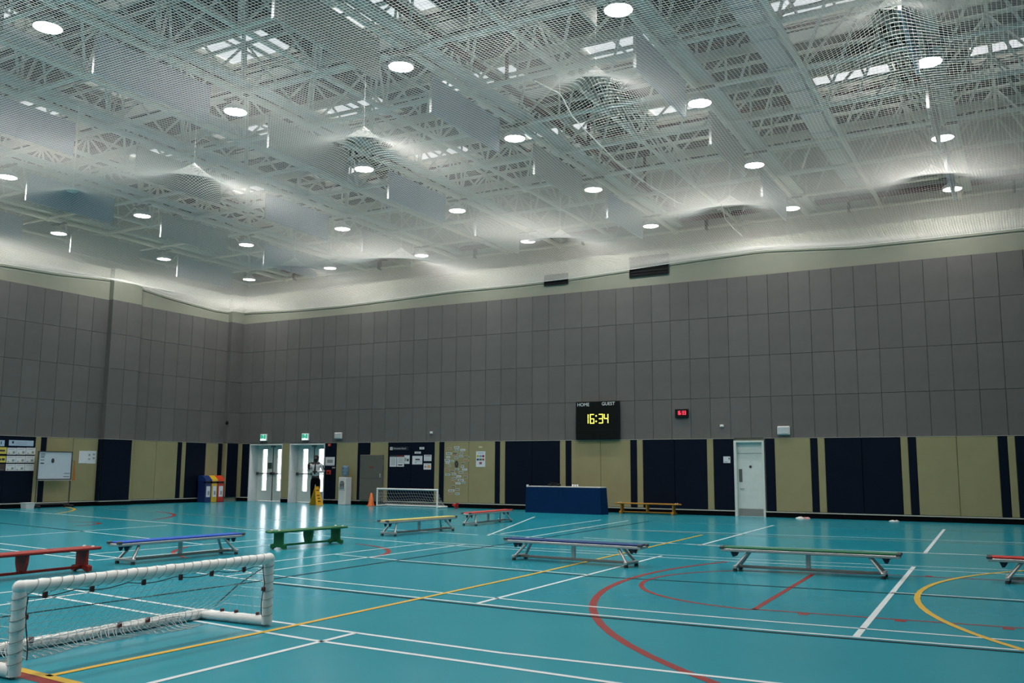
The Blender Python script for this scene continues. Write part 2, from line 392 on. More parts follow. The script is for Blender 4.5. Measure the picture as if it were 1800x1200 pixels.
obj('wall_pad', MB().bev(XL + .10, XL + .296, 21.905, 21.975, .17, Z[0] - .012, .012), BEIGE, wall_left)
# caps, ledges and baseboards
BASEM = mat('black_skirting', (.004, .004, .005), .8, spec=.05)
LEDGE = mat('pale_ledge', (0.42, 0.43, 0.38), 0.5)
def runs(y):
    r = []; x = XL + .28
    for a, b, _ in (D1, D2, D3): r.append((x, a)); x = b
    return r + [(x, XR)]
for a, b in runs(0):
    struct('trim_2', MB().box(a, b, YB - .088, YB, Z[0] - .012, Z[0]), LEDGE)
    struct('trim_3', MB().box(a, b, YB - .095, YB, .135, .165), LEDGE)
    struct('baseboard_back', MB().box(a, b, YB - .07, YB, 0, .135), BASEM)
for a, b, off in ((14.0, 20.75, 0), (20.75, 21.98, PIL[2] - .04), (21.98, 26.30, 0)):
    struct('trim_4', MB().box(XL, XL + off + .085, a, b, Z[0] - .012, Z[0]), LEDGE)
    struct('trim_5', MB().box(XL, XL + off + .09, a, b, .135, .165), LEDGE)
    struct('baseboard_left', MB().box(XL, XL + off + .07, a, b, 0, .135), BASEM)

# ------------------------------------------------------------------ roof deck with skylights
SKX = [GX0 - .3 - GDX * (c - .5) for c in range(0, 7)]      # mid-bay columns, from the right
SKY = [GY0 + GDY * (r + .5) for r in range(-1, 4)]
SW, SD = 2.9, 2.3
def deck():
    xb = sorted({XU, XR} | {x + s * SW / 2 for x in SKX for s in (-1, 1)}); yb = sorted({YF, YU} | {y + s * SD / 2 for y in SKY for s in (-1, 1)})
    mb = MB()
    for i in range(len(xb) - 1):
        for j in range(len(yb) - 1):
            cx, cy_ = (xb[i] + xb[i + 1]) / 2, (yb[j] + yb[j + 1]) / 2
            if any(abs(cx - x) < SW / 2 - .05 for x in SKX) and any(abs(cy_ - y) < SD / 2 - .05 for y in SKY): continue
            mb.box(xb[i], xb[i + 1], yb[j], yb[j + 1], ZD, ZD + .2)
    return mb
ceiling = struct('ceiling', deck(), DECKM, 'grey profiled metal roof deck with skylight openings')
# deck ribs running across the hall
rib = MB().box(XU, XR, -.035, .035, -.06, 0).mesh('deck_rib'); rib.materials.append(DECKM)
y = 8.0
while y < YU:
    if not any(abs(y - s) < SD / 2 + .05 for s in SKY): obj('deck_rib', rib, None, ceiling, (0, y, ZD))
    y += 0.62
n = 0
shaft_mb = MB()
H_ = 0.42
for s in (-1, 1):
    shaft_mb.box(*sorted((s * SW / 2, s * (SW / 2 + .03))), -SD / 2, SD / 2, -.02, H_); shaft_mb.box(-SW / 2, SW / 2, *sorted((s * SD / 2, s * (SD / 2 + .03))), -.02, H_)
    for i in range(5):
        shaft_mb.box(-SW / 2, SW / 2, *sorted((s * SD / 2, s * (SD / 2 - .015))), i * .083, i * .083 + .04)
shaft_me = shaft_mb.mesh('shaft'); shaft_me.materials.append(SHAFT)
pane_me = MB().box(-SW / 6 + .02, SW / 6 - .02, -SD / 2, SD / 2, H_ - .02, H_).mesh('pane'); pane_me.materials.append(GLAZE)
bar_me = MB().box(-.03, .03, -SD / 2, SD / 2, H_ - .08, H_).mesh('glazing_bar'); bar_me.materials.append(mat('bar_grey', (.25, .26, .26), .5))
for xk in SKX:
    for yk in SKY:
        if not inview((xk, yk, ZD), 250): 
            obj('blank_cover', MB().box(xk - SW / 2, xk + SW / 2, yk - SD / 2, yk + SD / 2, ZD + .02, ZD + .18), DECKM, ceiling); continue
        n += 1
        wn = bpy.data.objects.new('window_%d' % n, None); link(wn, None, (xk, yk, ZD)); wn['kind'] = 'structure'; wn['label'] = 'skylight well with white glazing in the roof deck'
        obj('shaft', shaft_me, None, wn)
        for i in (-1, 0, 1): obj('pane', pane_me, None, wn, (i * SW / 3, 0, 0))
        for i in (-1, 1): obj('glazing_bar', bar_me, None, wn, (i * SW / 6, 0, 0))

# ------------------------------------------------------------------ steel space frame
ZB, ZT = 10.2, 12.25
PX, PY = GDX / 2, GDY / 2
frame = thing('roof_frame', (0, 0, 0), 'white steel tube space frame filling the space under the roof', 'roof frame')
bx = [GX0 - PX * i for i in range(-2, 14)]; by = [GY0 + PY * j for j in range(-1, 10)]
tx = [x - PX / 2 for x in bx[:-1]]; ty = [y + PY / 2 for y in by[:-1]]
Xa, Xb_, Ya, Yb_ = max(bx), min(bx), min(by), max(by)
for i, x in enumerate(bx):
    main = (i % 2 == 0)
    obj('bottom_chord', MB().tube([(x, Ya, ZB), (x, Yb_, ZB)], .085 if main else .065, 8), STEEL, frame)
for y in by: obj('bottom_chord', MB().tube([(Xa, y, ZB), (Xb_, y, ZB)], .06, 8), STEEL, frame)
for x in tx: obj('top_chord', MB().tube([(x, Ya, ZT), (x, Yb_, ZT)], .055, 8), STEEL, frame)
for y in ty: obj('top_chord', MB().tube([(Xa, y, ZT), (Xb_, y, ZT)], .055, 8), STEEL, frame)
for y in ty:
    obj('purlin', MB().box(Xb_, Xa, y - .05, y + .05, ZT + .3, ZD - .06), STEEL, frame)
wl = []
for x in tx:
    for y in ty:
        for sx in (-1, 1):
            for sy in (-1, 1):
                a = (x + sx * PX / 2, y + sy * PY / 2, ZB); b = (x, y, ZT)
                mid = tuple((p + q) / 2 for p, q in zip(a, b))
                if inview(mid, 260): wl.append((np.linalg.norm(np.array(mid) - CAMC) if inview(mid, 0) else 999, a, b))
for x in bx[::2]:
    for y in by:   # posts above the lamp nodes carry the purlins
        a = (x, y, ZB); b = (x, y, ZD - .05)
        if inview(a, 200): wl.append((np.linalg.norm(np.array(a) - CAMC) + 8, a, b))
wl.sort(key=lambda t: t[0])
for d, a, b in wl[:290]: obj('web_strut', MB().tube([a, b], .036, 6, cap=False), STEEL, frame)
mb = MB()
for d, a, b in wl[290:]: mb.tube([a, b], .036, 5, cap=False)
o = obj('web_struts', mb, STEEL, frame); o['kind'] = 'stuff'
nm = MB().ball((0, 0, 0), .13, 6).mesh('node_ball'); nm.materials.append(STEEL)
nb = 0
for x in bx:
    for y in by:
        if inview((x, y, ZB), 50) and nb < 200: obj('node', nm, None, frame, (x, y, ZB)); nb += 1
# service trays under the lamp columns
names = ['rightmost', 'second from the right', 'third from the right', 'fourth from the right', 'fifth from the right', 'sixth from the right', 'leftmost']
TRAY = mat('pale_green_tray', (0.42, 0.50, 0.48), 0.5)
for c in range(7):
    x = GX0 - GDX * c
    t = thing('cable_tray', (x, 0, 0), 'pale metal cable tray along the roof, %s' % names[c], 'cable tray', group='cable trays along the roof')
    obj('tray_bed', MB().box(.02, .34, Ya, Yb_, 10.33, 10.35), TRAY, t)
    for s in (.02, .34): obj('tray_side', MB().box(s - .01, s + .01, Ya, Yb_, 10.33, 10.43), TRAY, t)
# ------------------------------------------------------------------ sprinkler pipes and ducts
p = thing('sprinkler_pipe', (0, 0, 0), 'thick maroon sprinkler main running towards the back wall', 'pipe')
px_ = -11.35 + .25
obj('main_pipe', MB().tube([(px_, 8, 10.95), (px_, YU, 10.95)], .085, 10), PIPE, p)
for y in (14.6, 19.5, 24.5, 29.2): obj('riser', MB().tube([(px_, y, 10.95), (px_, y, 12.3)], .05, 8), PIPE, p)
for y, nme in ((17.9, 'middle'), (22.8, 'rear'), (27.7, 'rearmost')):
    q = thing('branch_pipe', (0, y, 12.45), 'thin maroon sprinkler branch across the roof, %s of three' % nme, 'pipe', group='sprinkler branches')
    obj('pipe_run', MB().tube([(XU + .2, 0, 0), (4, 0, 0)], .035, 8), PIPE, q)
    for i in range(9): obj('sprinkler_head', MB().tube([(-30 + 4 * i, 0, 0), (-30 + 4 * i, 0, -.22)], .02, 6), PIPE, q)
q = thing('wall_pipe', (0, YU - .2, 0), 'maroon pipe running along the upper back wall', 'pipe')
obj('pipe_run', MB().tube([(XU + .1, 0, 10.55), (XR, 0, 10.55)], .10, 10), PIPE, q)
for i in range(8): obj('bracket', MB().box(-30 + 5 * i, -29.94 + 5 * i, -.02, .2, 10.1, 10.62), DARK, q)
DUCT = mat('blue_grey_duct', (0.36, 0.43, 0.46), 0.4, 0.2)
dct = thing('air_duct', (0, 0, 0), 'flat pale blue air duct along the roof, right of centre', 'duct')
obj('duct_run', MB().bev(-4.9, -4.35, 9, YU, 10.75, 11.15, .02), DUCT, dct)
for i in range(14): obj('flange', MB().box(-4.93, -4.32, 10 + 1.6 * i, 10.04 + 1.6 * i, 10.72, 11.18), DUCT, dct)
dct = thing('round_duct', (0, 0, 0), 'round pale blue air duct high at the upper left', 'duct')
obj('duct_run', MB().tube([(-20.2, 8, 11.2), (-20.2, YU, 11.2)], .24, 14), DUCT, dct)
for i in range(12): obj('flange', MB().tube([(-20.2, 9 + 2 * i, 11.2), (-20.2, 9.05 + 2 * i, 11.2)], .27, 14), DUCT, dct)
# ------------------------------------------------------------------ lamps
LAMPS = {(0, 2): (1632, 109), (0, 3): (1657, 242), (0, 4): (1674, 332), (1, 1): (1087, 17), (1, 2): (1230, 181), (1, 3): (1326, 290), (1, 4): (1391, 366), (2, 1): (705, 117), (2, 2): (905, 243),
         (2, 3): (1043, 333), (2, 4): (1144, 397), (3, 0): (84, 48), (3, 1): (414, 196), (3, 2): (640, 297), (3, 3): (804, 370), (3, 4): (928, 424), (4, 3): (602, 402), (4, 4): (741, 449),
         (5, 1): (13, 311), (5, 2): (250, 379), (5, 3): (433, 430), (5, 4): (580, 471), (6, 2): (103, 410), (6, 3): (288, 455), (6, 4): (438, 491)}
ZLAMP = 9.78
LEMIT = mat('lamp_diffuser', (1, 1, 1), 0.5, emit=((1.0, 0.98, 0.95), 14.0), var=0.01)
hous = MB().lathe([(.285, 0), (.285, .05), (.25, .09), (.20, .13), (.12, .16), (.10, .24), (.02, .26)], 24).mesh('housing'); hous.materials.append(OFFW)
rim = MB().tube([(.275 * math.cos(a), .275 * math.sin(a), 0) for a in np.linspace(0, 2 * math.pi, 25)[:-1]], .016, 6, closed=True).mesh('rim'); rim.materials.append(ALU)
dif = MB().lathe([(.262, -.004), (.262, -.012), (.15, -.03), (.001, -.034)], 24, cap=False).mesh('diffuser'); dif.materials.append(LEMIT)
rod = MB().tube([(0, 0, .24), (0, 0, .36)], .012, 6).box(-.36, .36, -.06, .06, .335, .365).mesh('hanger_rod'); rod.materials.append(DARK)
ld = bpy.data.lights.new('lamp_light', 'AREA'); ld.shape = 'DISK'; ld.size = .5; ld.energy = LAMP_W; ld.color = (1.0, .955, .90); ld.spread = math.radians(150)
rown = {0: 'nearest lamp row', 1: 'second lamp row from the front', 2: 'middle lamp row', 3: 'second lamp row from the back', 4: 'rearmost lamp row'}
cnt = {}
for (c, r) in sorted(LAMPS, key=lambda k: (k[1], -k[0])): cnt.setdefault(r, []).append((c, r))
def lamp(loc, label):
    t = thing('high_bay_lamp', loc, label, 'lamp', group='round high-bay lamps')
    hh_ = obj('housing', hous, None, t); obj('rim', rim, None, hh_); obj('diffuser', dif, None, t); obj('hanger_rod', rod, None, t)
    l = bpy.data.objects.new('lamp_light', ld); link(l, t, (0, 0, -.05))
for r, L in cnt.items():
    for i, (c, _) in enumerate(L):
        q = onz(*LAMPS[(c, r)], ZLAMP)
        lab = 'single round lit lamp at the top left corner of the roof' if r == 0 else 'round lit high-bay lamp, %s from the left in the %s' % (ORD[i + 1], rown[r])
        lamp((q[0], q[1], ZLAMP), lab)
for c in range(0, 7):         # the same lamps go on out of frame and light the near floor
    for r in range(-3, 3):
        q = (GX0 - GDX * c, GY0 + GDY * r, ZLAMP)
        if c == 0 and r < -1: continue
        if (c, r) in LAMPS or inview(q, 60) or (c, r) in ((4, 1), (4, 2)): continue
        lamp(q, 'round lit lamp outside the picture, %s row from the front wall, %s from the right' % (ORD[r + 4], ORD[c + 2]))
# ------------------------------------------------------------------ hanging acoustic baffles
bf = {}
for mm in (BLUEB, GREYB):
    a = MB().bev(-.03, .03, 0, 1.49, 0, .86, .008).mesh('baffle_panel'); a.materials.append(mm); bf[mm.name] = a
edge = MB().box(-.032, .032, -.012, .0, -.005, .865).mesh('edge_channel'); edge.materials.append(mat('channel_grey', (.30, .31, .31), .6))
wire = MB().tube([(0, 0, .86), (0, 0, 1.05)], .006, 5).mesh('hanger_wire'); wire.materials.append(OFFW)
rn = {-1: 'bay nearest the viewer', 0: 'second bay from the front', 1: 'third bay from the front', 2: 'bay before the last', 3: 'rearmost bay'}
for c in range(0, 7):
    for r in range(-1, 4):
        x = GX0 - GDX * c; y0 = GY0 + GDY * r + .95
        if not any(inview((x, y0 + d, 9.6), 10) for d in (0, 1.5, 3)): continue
        blue = (r + (1 if c % 2 == 0 or c in (1, 5) else 0)) % 2 == 0  # painted light tone alternates from bay to bay
        if c == 3: blue = r % 2 == 0
        if c == 4: blue = r % 2 == 0
        t = thing('acoustic_baffle', (x, y0, 9.14), '%s hanging baffle, %s column, %s' % ('bluish-lit' if blue else 'grey-lit', names[c], rn[r]), 'baffle', group='hanging acoustic baffles')
        for s in (0, 1.505): obj('baffle_panel', bf[(BLUEB if blue else GREYB).name], None, t, (0, s, 0))
        obj('edge_channel', edge, None, t); obj('edge_channel', edge, None, t, (0, 3.01, 0))
        for s in (.3, 1.5, 2.7): obj('hanger_wire', wire, None, t, (0, s, 0))

# ------------------------------------------------------------------ safety net under the roof
PKPX = [(1562, -4, 1.15), (1047, 118, 1.15), (640, 220, 1.1), (341, 291, 1.05), (128, 333, .6), (1637, 289, 1.0), (1283, 344, 1.0), (985, 402, .95), (705, 437, .95), (518, 453, .95)]
PEAKS = []
for x_, y_, h_ in PKPX:
    q_ = onz(x_, y_, 7.42 + h_); PEAKS.append((q_[0], q_[1], h_))
PEAKS.append((-26.3, 14.7, .4))
EBX = [-28, -27.5, -25, -22.5, -20, -17.4, -15, -13, -11, -9, -6.6, -4, -1.2, 3]; EBZ = [7.50, 7.53, 7.43, 7.40, 7.45, 7.52, 7.50, 7.52, 7.60, 7.69, 7.77, 7.60, 7.60, 7.62]
ELY = [10, 16.85, 18.8, 21.0, 22, 23.4, 25.7, 27]; ELZ = [7.5, 7.54, 7.61, 7.79, 7.70, 7.56, 7.43, 7.50]
def net_z(x, y):
    x = np.asarray(x, float); y = np.asarray(y, float)
    z = 7.42 + .04 * np.sin(x * .7 + 1) * np.sin(y * .55)
    for a, b, h in PEAKS:
        r = np.hypot(x - a, (y - b) * .92); z = z + h * (.76 * np.exp(-r / .85) + .24 * np.exp(-(r / 2.2) ** 2))
    tb = np.clip((YB - .06 - y) / 1.8, 0, 1); tb = tb * tb * (3 - 2 * tb); z = np.interp(x, EBX, EBZ) * (1 - tb) + z * tb
    tl = np.clip((x - XL - .06) / 1.8, 0, 1); tl = tl * tl * (3 - 2 * tl); z = np.interp(y, ELY, ELZ) * (1 - tl) + z * tl
    return z
def net_mesh(pitch=.062, step=.124, rad=.0035):
    V = []; Fc = []; n0 = 0
    tri = [(0, 1.0), (-.866, -.5), (.866, -.5)]
    def vis(x, y):
        P = np.stack([x, y, np.full_like(x, 7.7)], 1) - CAMC; d = P @ _f
        d = np.where(d < .3, .3, d); u = 900 + F * (P @ _r) / d; v = 600 - F * (P @ _u) / d
        return (u > -300) & (u < 2100) & (v > -260) & ((P @ _f) > 1)
    gx = np.arange(XL + .06, 3.0, step); gy = np.arange(4.0, YB - .05, step)
    for axis in (0, 1):
        for q in (np.arange(4.0, YB - .03, pitch) if axis == 0 else np.arange(XL + .06, 3.0, pitch)):
            t = gx if axis == 0 else gy
            x = t if axis == 0 else np.full_like(t, q); y = np.full_like(t, q) if axis == 0 else t
            k = vis(x, y)
            if k.sum() < 3: continue
            i0, i1 = np.argmax(k), len(k) - np.argmax(k[::-1]); x, y = x[i0:i1], y[i0:i1]; m = len(x)
            jx = .006 * np.sin(y * 37 + q * 11) ; z = net_z(x, y)
            ring = []
            for a, b in tri:
                ring.append(np.stack([x + (0 if axis == 0 else a * rad), y + (a * rad if axis == 0 else 0), z + b * rad], 1))
            R = np.stack(ring, 1).reshape(-1, 3); V.append(R)
            i = np.arange(m - 1)[:, None] * 3
            for a in range(3):
                b = (a + 1) % 3
                Fc.append(np.concatenate([i + a, i + b, i + 3 + b, i + 3 + a], 1) + n0)
            n0 += m * 3
    V = np.concatenate(V); Fc = np.concatenate(Fc)
    me = bpy.data.meshes.new('ceiling_net'); me.vertices.add(len(V)); me.vertices.foreach_set('co', V.ravel().astype(np.float32))
    me.loops.add(len(Fc) * 4); me.loops.foreach_set('vertex_index', Fc.ravel().astype(np.int32))
    me.polygons.add(len(Fc)); me.polygons.foreach_set('loop_start', np.arange(0, len(Fc) * 4, 4, dtype=np.int32))
    me.update(calc_edges=True); return me
NETM = mat('white_net_cord', (0.86, 0.855, 0.83), 0.7, var=0.02)
_nt = NETM.node_tree; _b = _nt.nodes['Principled BSDF']; _t = _nt.nodes.new('ShaderNodeBsdfTranslucent'); _t.inputs[0].default_value = (.86, .855, .83, 1)
_m = _nt.nodes.new('ShaderNodeMixShader'); _m.inputs[0].default_value = .4
_nt.links.new(_b.outputs[0], _m.inputs[1]); _nt.links.new(_t.outputs[0], _m.inputs[2]); _nt.links.new(_m.outputs[0], _nt.nodes['Material Output'].inputs[0])
net = obj('ceiling_net', net_mesh(), NETM)
tag(net, 'white square-mesh safety net hung below the roof frame, peaked where hooked up', 'net')
pk = MB()
for i, (a, b, h) in enumerate(PEAKS):
    z = float(net_z(a, b))
    obj('hoist_cord', MB().tube([(a, b, z - .01), (a, b, ZB)], .004, 5), NETM, net)
    # gathered tip of the net
    tip = []
    for rr in (.015, .04, .07, .10, .13):
        tip.append([(a + rr * math.cos(t), b + rr * math.sin(t), float(net_z(a + rr * math.cos(t), b + rr * math.sin(t)))) for t in np.linspace(0, 2 * math.pi, 17)[:-1]])
    m_ = MB()
    for rg in tip: m_.tube(rg, .012, 4, closed=True)
    obj('gathered_tip', m_, NETM, net)
# edge rope along the walls
pts = [(x, YB - .055, float(np.interp(x, EBX, EBZ))) for x in np.arange(XL + .06, 2.5, .4)]
obj('edge_rope', MB().tube(pts, .013, 5), NETM, net)
pts = [(XL + .055, y, float(np.interp(y, ELY, ELZ))) for y in np.arange(14, 26.95, .4)]
obj('edge_rope', MB().tube(pts, .013, 5), NETM, net)
def rope(px, z):
    pts = []
    for x, y in px:
        q = onz(x, y, z)
        for _ in range(6): q = onz(x, y, float(net_z(q[0], q[1])) - .02)
        pts.append(q)
    P = np.array(pts); t = np.linspace(0, len(P) - 1, 40); i = np.arange(len(P))
    return [tuple(np.interp(tt, i, P[:, k]) for k in range(3)) for tt in t]
obj('hauling_rope', MB().tube(rope([(940, 142), (985, 165), (1006, 205), (1040, 240), (1085, 285), (1140, 325), (1190, 355), (1205, 360)], 7.7), .011, 5), NETM, net)
obj('hauling_rope', MB().tube(rope([(1268, 358), (1275, 385), (1290, 402), (1305, 415)], 7.9), .011, 5), NETM, net)

# ------------------------------------------------------------------ doors
PANE = bpy.data.materials.new('door_glass'); PANE.use_nodes = True
nt = PANE.node_tree; nt.nodes.remove(nt.nodes['Principled BSDF'])
tr = nt.nodes.new('ShaderNodeBsdfTransparent'); gl = nt.nodes.new('ShaderNodeBsdfGlossy'); gl.inputs['Roughness'].default_value = .05
mx = nt.nodes.new('ShaderNodeMixShader'); fr = nt.nodes.new('ShaderNodeFresnel'); fr.inputs[0].default_value = 1.4
nt.links.new(fr.outputs[0], mx.inputs[0]); nt.links.new(tr.outputs[0], mx.inputs[1]); nt.links.new(gl.outputs[0], mx.inputs[2]); nt.links.new(mx.outputs[0], nt.nodes['Material Output'].inputs[0])
REVEAL = mat('reveal_white', (0.68, 0.70, 0.70), 0.5)
DB = 27.40
def double_door(n, x0, x1, zt):
    t = bpy.data.objects.new('door_%d' % n, None); link(t, None, ((x0 + x1) / 2, DB, 0)); t['kind'] = 'structure'
    t['label'] = 'white double door with tall narrow glazed strips, %s' % ('nearest the corner' if n == 1 else 'behind the standing person')
    h = (x1 - x0) / 2
    fr_ = MB().box(-h, -h + .05, -.455, .08, 0, zt).box(h - .05, h, -.455, .08, 0, zt).box(-h + .05, h - .05, -.455, .08, zt - .05, zt)
    obj('frame', fr_, REVEAL, t)
    obj('threshold', MB().box(-h + .05, h - .05, -.05, .08, 0, .015), ALU, t)
    for s in (-1, 1):
        a, b = sorted((s * .004, s * (h - .0502))); g0, g1 = sorted((s * .26, s * .52)); zb, zg = .42, 2.02
        g0, g1 = (-.56, -.31) if s < 0 else (.22, .47)
        lf = MB().box(a, g0, -.03, .03, .02, zt - .0502).box(g1, b, -.03, .03, .02, zt - .0502).box(g0, g1, -.03, .03, .02, zb).box(g0, g1, -.03, .03, zg, zt - .0502)
        l = obj('door_leaf', lf, DOORW, t)
        obj('pane', MB().box(g0, g1, -.005, .005, zb, zg), PANE, l)
        obj('glazing_bead', MB().box(g0 - .02, g0, -.04, -.03, zb - .02, zg + .02).box(g1, g1 + .02, -.04, -.03, zb - .02, zg + .02).box(g0, g1, -.04, -.03, zb - .02, zb).box(g0, g1, -.04, -.03, zg, zg + .02), DOORW, l)
        c, d = (a + .04, b - .06) if s < 0 else (a + .06, b - .04)
        obj('push_bar', MB().tube([(c, -.10, 1.08), (d, -.10, 1.08)], .022, 8).box(c - .03, c + .03, -.11, -.03, 1.03, 1.13).box(d - .03, d + .03, -.11, -.03, 1.03, 1.13), mat('bar_steel', (.12, .12, .12), .35, .7), l)
    obj('sign_plate', MB().box(-.27, -.05, -.036, -.03, 1.26, 1.50), mat('dull_green_plate', (.045, .075, .06), .5), t)
    obj('meeting_strip', MB().box(-.015, .015, -.045, -.03, .02, zt - .06), DARK, t)
    obj('door_closer', MB().box(-.10, .10, -.09, -.03, zt - .12, zt - .06), mat('closer_grey', (.2, .21, .21), .4), t)
    return t
double_door(1, *D1); double_door(2, *D2)
# lining walls of the door recesses outside the wall
mb = MB()
for a, b, zt in (D1, D2): mb.box(a - .06, a - .002, YB + .30, DB + .1, 0, zt + .1).box(b + .002, b + .06, YB + .30, DB + .1, 0, zt + .1).box(a - .06, b + .06, YB + .30, DB + .1, zt + .002, zt + .1)
struct('trim_6', mb, REVEAL)
t = bpy.data.objects.new('door_3', None); link(t, None, (D3[0], YB, 0)); t['kind'] = 'structure'; t['label'] = 'white single door with small vision slot and steel kick plate'
wd = D3[1] - D3[0]
obj('frame', MB().box(0, .075, -.10, .1, 0, D3[2]).box(wd - .06, wd, -.10, .1, 0, D3[2]).box(.075, wd - .06, -.10, .1, D3[2] - .045, D3[2]), DOORW, t)
lf = obj('door_leaf', MB().box(.077, wd - .062, .02, .06, .001, D3[2] - .047), DOORW, t)
obj('overpanel_line', MB().box(.077, wd - .062, .012, .02, 1.80, 1.812), LGREY, lf)
obj('kick_plate', MB().box(.085, wd - .07, .012, .02, .02, .22), mat('brushed_steel', (.33, .31, .29), .4, .6), lf)
obj('vision_slot', MB().box(.11, .205, .012, .02, .98, 1.35), mat('slot_glass', (.10, .11, .10), .2), lf)
obj('handle', MB().tube([(.155, .02, .80), (.155, -.03, .80)], .02, 8).tube([(.155, -.03, .80), (.26, -.03, .80)], .012, 8), ALU, lf)
obj('round_sign', MB().tube([(.45, .02, 1.42), (.45, .012, 1.42)], .04, 14), INK, lf)

# ------------------------------------------------------------------ things on the back wall
GREENL = mat('exit_green', (.02, .28, .16), .5, emit=((.05, .6, .38), .5))
EXW = mat('exit_white', (.8, .85, .85), .5, emit=((.85, 1, .97), .9))
for i, (xa, xb_) in enumerate(((-26.25, -25.92), (-24.13, -23.80))):
    t = thing('exit_sign', ((xa + xb_) / 2, YB - .05, 2.33), 'lit green and white exit sign above the %s double door' % ('left' if i == 0 else 'right'), 'exit sign', group='exit signs')
    obj('casing', MB().bev(-.165, .165, -.07, 0, 0, .27, .008), OFFW, t)
    obj('face', MB().box(-.15, .15, -.076, -.07, .02, .25), EXW, t)
    obj('arrow', MB().box(-.145, -.02, -.08, -.076, .09, .245), GREENL, t)
    obj('doorway', MB().box(.04, .14, -.08, -.076, .08, .245), GREENL, t)
    man = MB().tube([(.01, -.08, .21), (.01, -.076, .21)], .022, 10).add([(-.02, -.079, .18), (.03, -.079, .19), (.035, -.079, .13), (.0, -.079, .12), (.06, -.079, .05), (-.05, -.079, .06)], [(0, 1, 2, 3), (3, 2, 4), (3, 5, 0)])
    obj('running_figure', man, GREENL, t)
def ebox(x, z, w_, h, label):
    t = thing('emergency_light', (x, YB - .05, z), label, 'emergency light', group='emergency lights')
    obj('casing', MB().bev(-w_ / 2, w_ / 2, -.09, 0, 0, h, .02), OFFW, t)
    obj('lens', MB().bev(-w_ / 2 + .03, w_ / 2 - .03, -.105, -.09, .03, h - .03, .006), mat('lens_grey', (.5, .53, .55), .3), t)
ebox(-22.37, 2.37, .33, .24, 'white box emergency light above the navy pad beside double door')
ebox(-6.14, 2.32, .35, .25, 'white box emergency light above the right of the single door')
for x, z, lb in ((-18.25, 2.55, 'small white wall sensor above the information board'), (-7.94, 2.61, 'small white wall sensor left of the single door top')):
    t = thing('wall_sensor', (x, YB - .052, z), lb, 'sensor', group='small wall sensors'); obj('body', MB().bev(-.06, .06, -.04, 0, -.04, .04, .012), OFFW, t); obj('lens', MB().ball((0, -.04, 0), .025, 6), WHITE, t)
t = thing('security_camera', (XL + .25, 26.13, 3.05), 'small black security camera on the corner pier', 'camera')
obj('bracket', MB().tube([(0, .19, 0), (.06, .1, 0)], .02, 6), BLACK, t); obj('camera_body', MB().tube([(.06, .1, 0), (.22, -.06, -.05)], .06, 10), BLACK, t)
# scoreboard
SB = thing('scoreboard', (-12.63, YB - .098, 2.245), 'large black scoreboard showing 16:34 with HOME and GUEST headings', 'scoreboard')
obj('casing', MB().bev(0, 1.48, -.11, 0, 0, 1.20, .012), BLACK, SB)
SBF = obj('face', MB().box(.03, 1.45, -.114, -.11, .03, 1.17), mat('smoked_face', (.005, .0065, .006), .5, spec=.12), SB)
obj('bracket', MB().box(.3, .4, 0, .046, .2, 1.0).box(1.08, 1.18, 0, .046, .2, 1.0), DARK, SB)
obj('lower_bar', MB().box(.05, 1.43, -.117, -.114, .28, .30), BLACK, SB)
FR = (math.pi / 2, 0, 0)
TW = mat('white_lettering', (.8, .82, .82), .5)
text('home_lettering', 'HOME', .15, TW, SBF, (.27, -.118, 1.10), FR, sx=1.0); text('guest_lettering', 'GUEST', .15, TW, SBF, (1.13, -.118, 1.11), FR, sx=1.0)
SEG = {'0': 'abcdef', '1': 'bc', '3': 'abgcd', '4': 'fgbc', '6': 'afgedc', '5': 'afgcd'}
def digit(ch, x, z, w_, h, t_, y0, y1):
    mb = MB(); e = t_ * .3
    B = {'a': (x, x + w_, z + h - t_, z + h), 'd': (x, x + w_, z, z + t_), 'g': (x, x + w_, z + h / 2 - t_ / 2, z + h / 2 + t_ / 2),
         'f': (x, x + t_, z + h / 2, z + h), 'e': (x, x + t_, z, z + h / 2), 'b': (x + w_ - t_, x + w_, z + h / 2, z + h), 'c': (x + w_ - t_, x + w_, z, z + h / 2)}
    for s in SEG[ch]:
        a, b, c, d = B[s]
        mb.box(a + (e if s in 'adg' else 0), b - (e if s in 'adg' else 0), y0, y1, c + (e if s in 'bcef' else 0), d - (e if s in 'bcef' else 0))
    return mb
LEDY = mat('yellow_led', (.9, .9, .2), .5, emit=((.85, .80, .08), 1.6)); LEDR = mat('red_led', (.9, .1, .15), .5, emit=((1, .03, .08), 1.4))
for ch, x in (('1', .30), ('6', .50), ('3', .80), ('4', .98)): obj('digit', digit(ch, x, .50, .15, .30, .027, -.121, -.116), LEDY, SBF)
for z in (.57, .74): obj('colon_dot', MB().tube([(.715, -.116, z), (.715, -.121, z)], .026, 10), LEDY, SBF)
CK = thing('led_clock', (-9.36, YB - .052, 2.875), 'small black wall clock with red digits showing 16:33', 'clock')
obj('casing', MB().bev(0, .41, -.07, 0, 0, .26, .01), BLACK, CK)
for ch, x in (('1', .075), ('6', .14), ('3', .235), ('3', .30)): obj('digit', digit(ch, x - .01, .085, .055, .12, .017, -.076, -.071), LEDR, CK)
for z in (.12, .17): obj('colon_dot', MB().box(.205, .218, -.076, -.071, z - .006, z + .006), LEDR, CK)
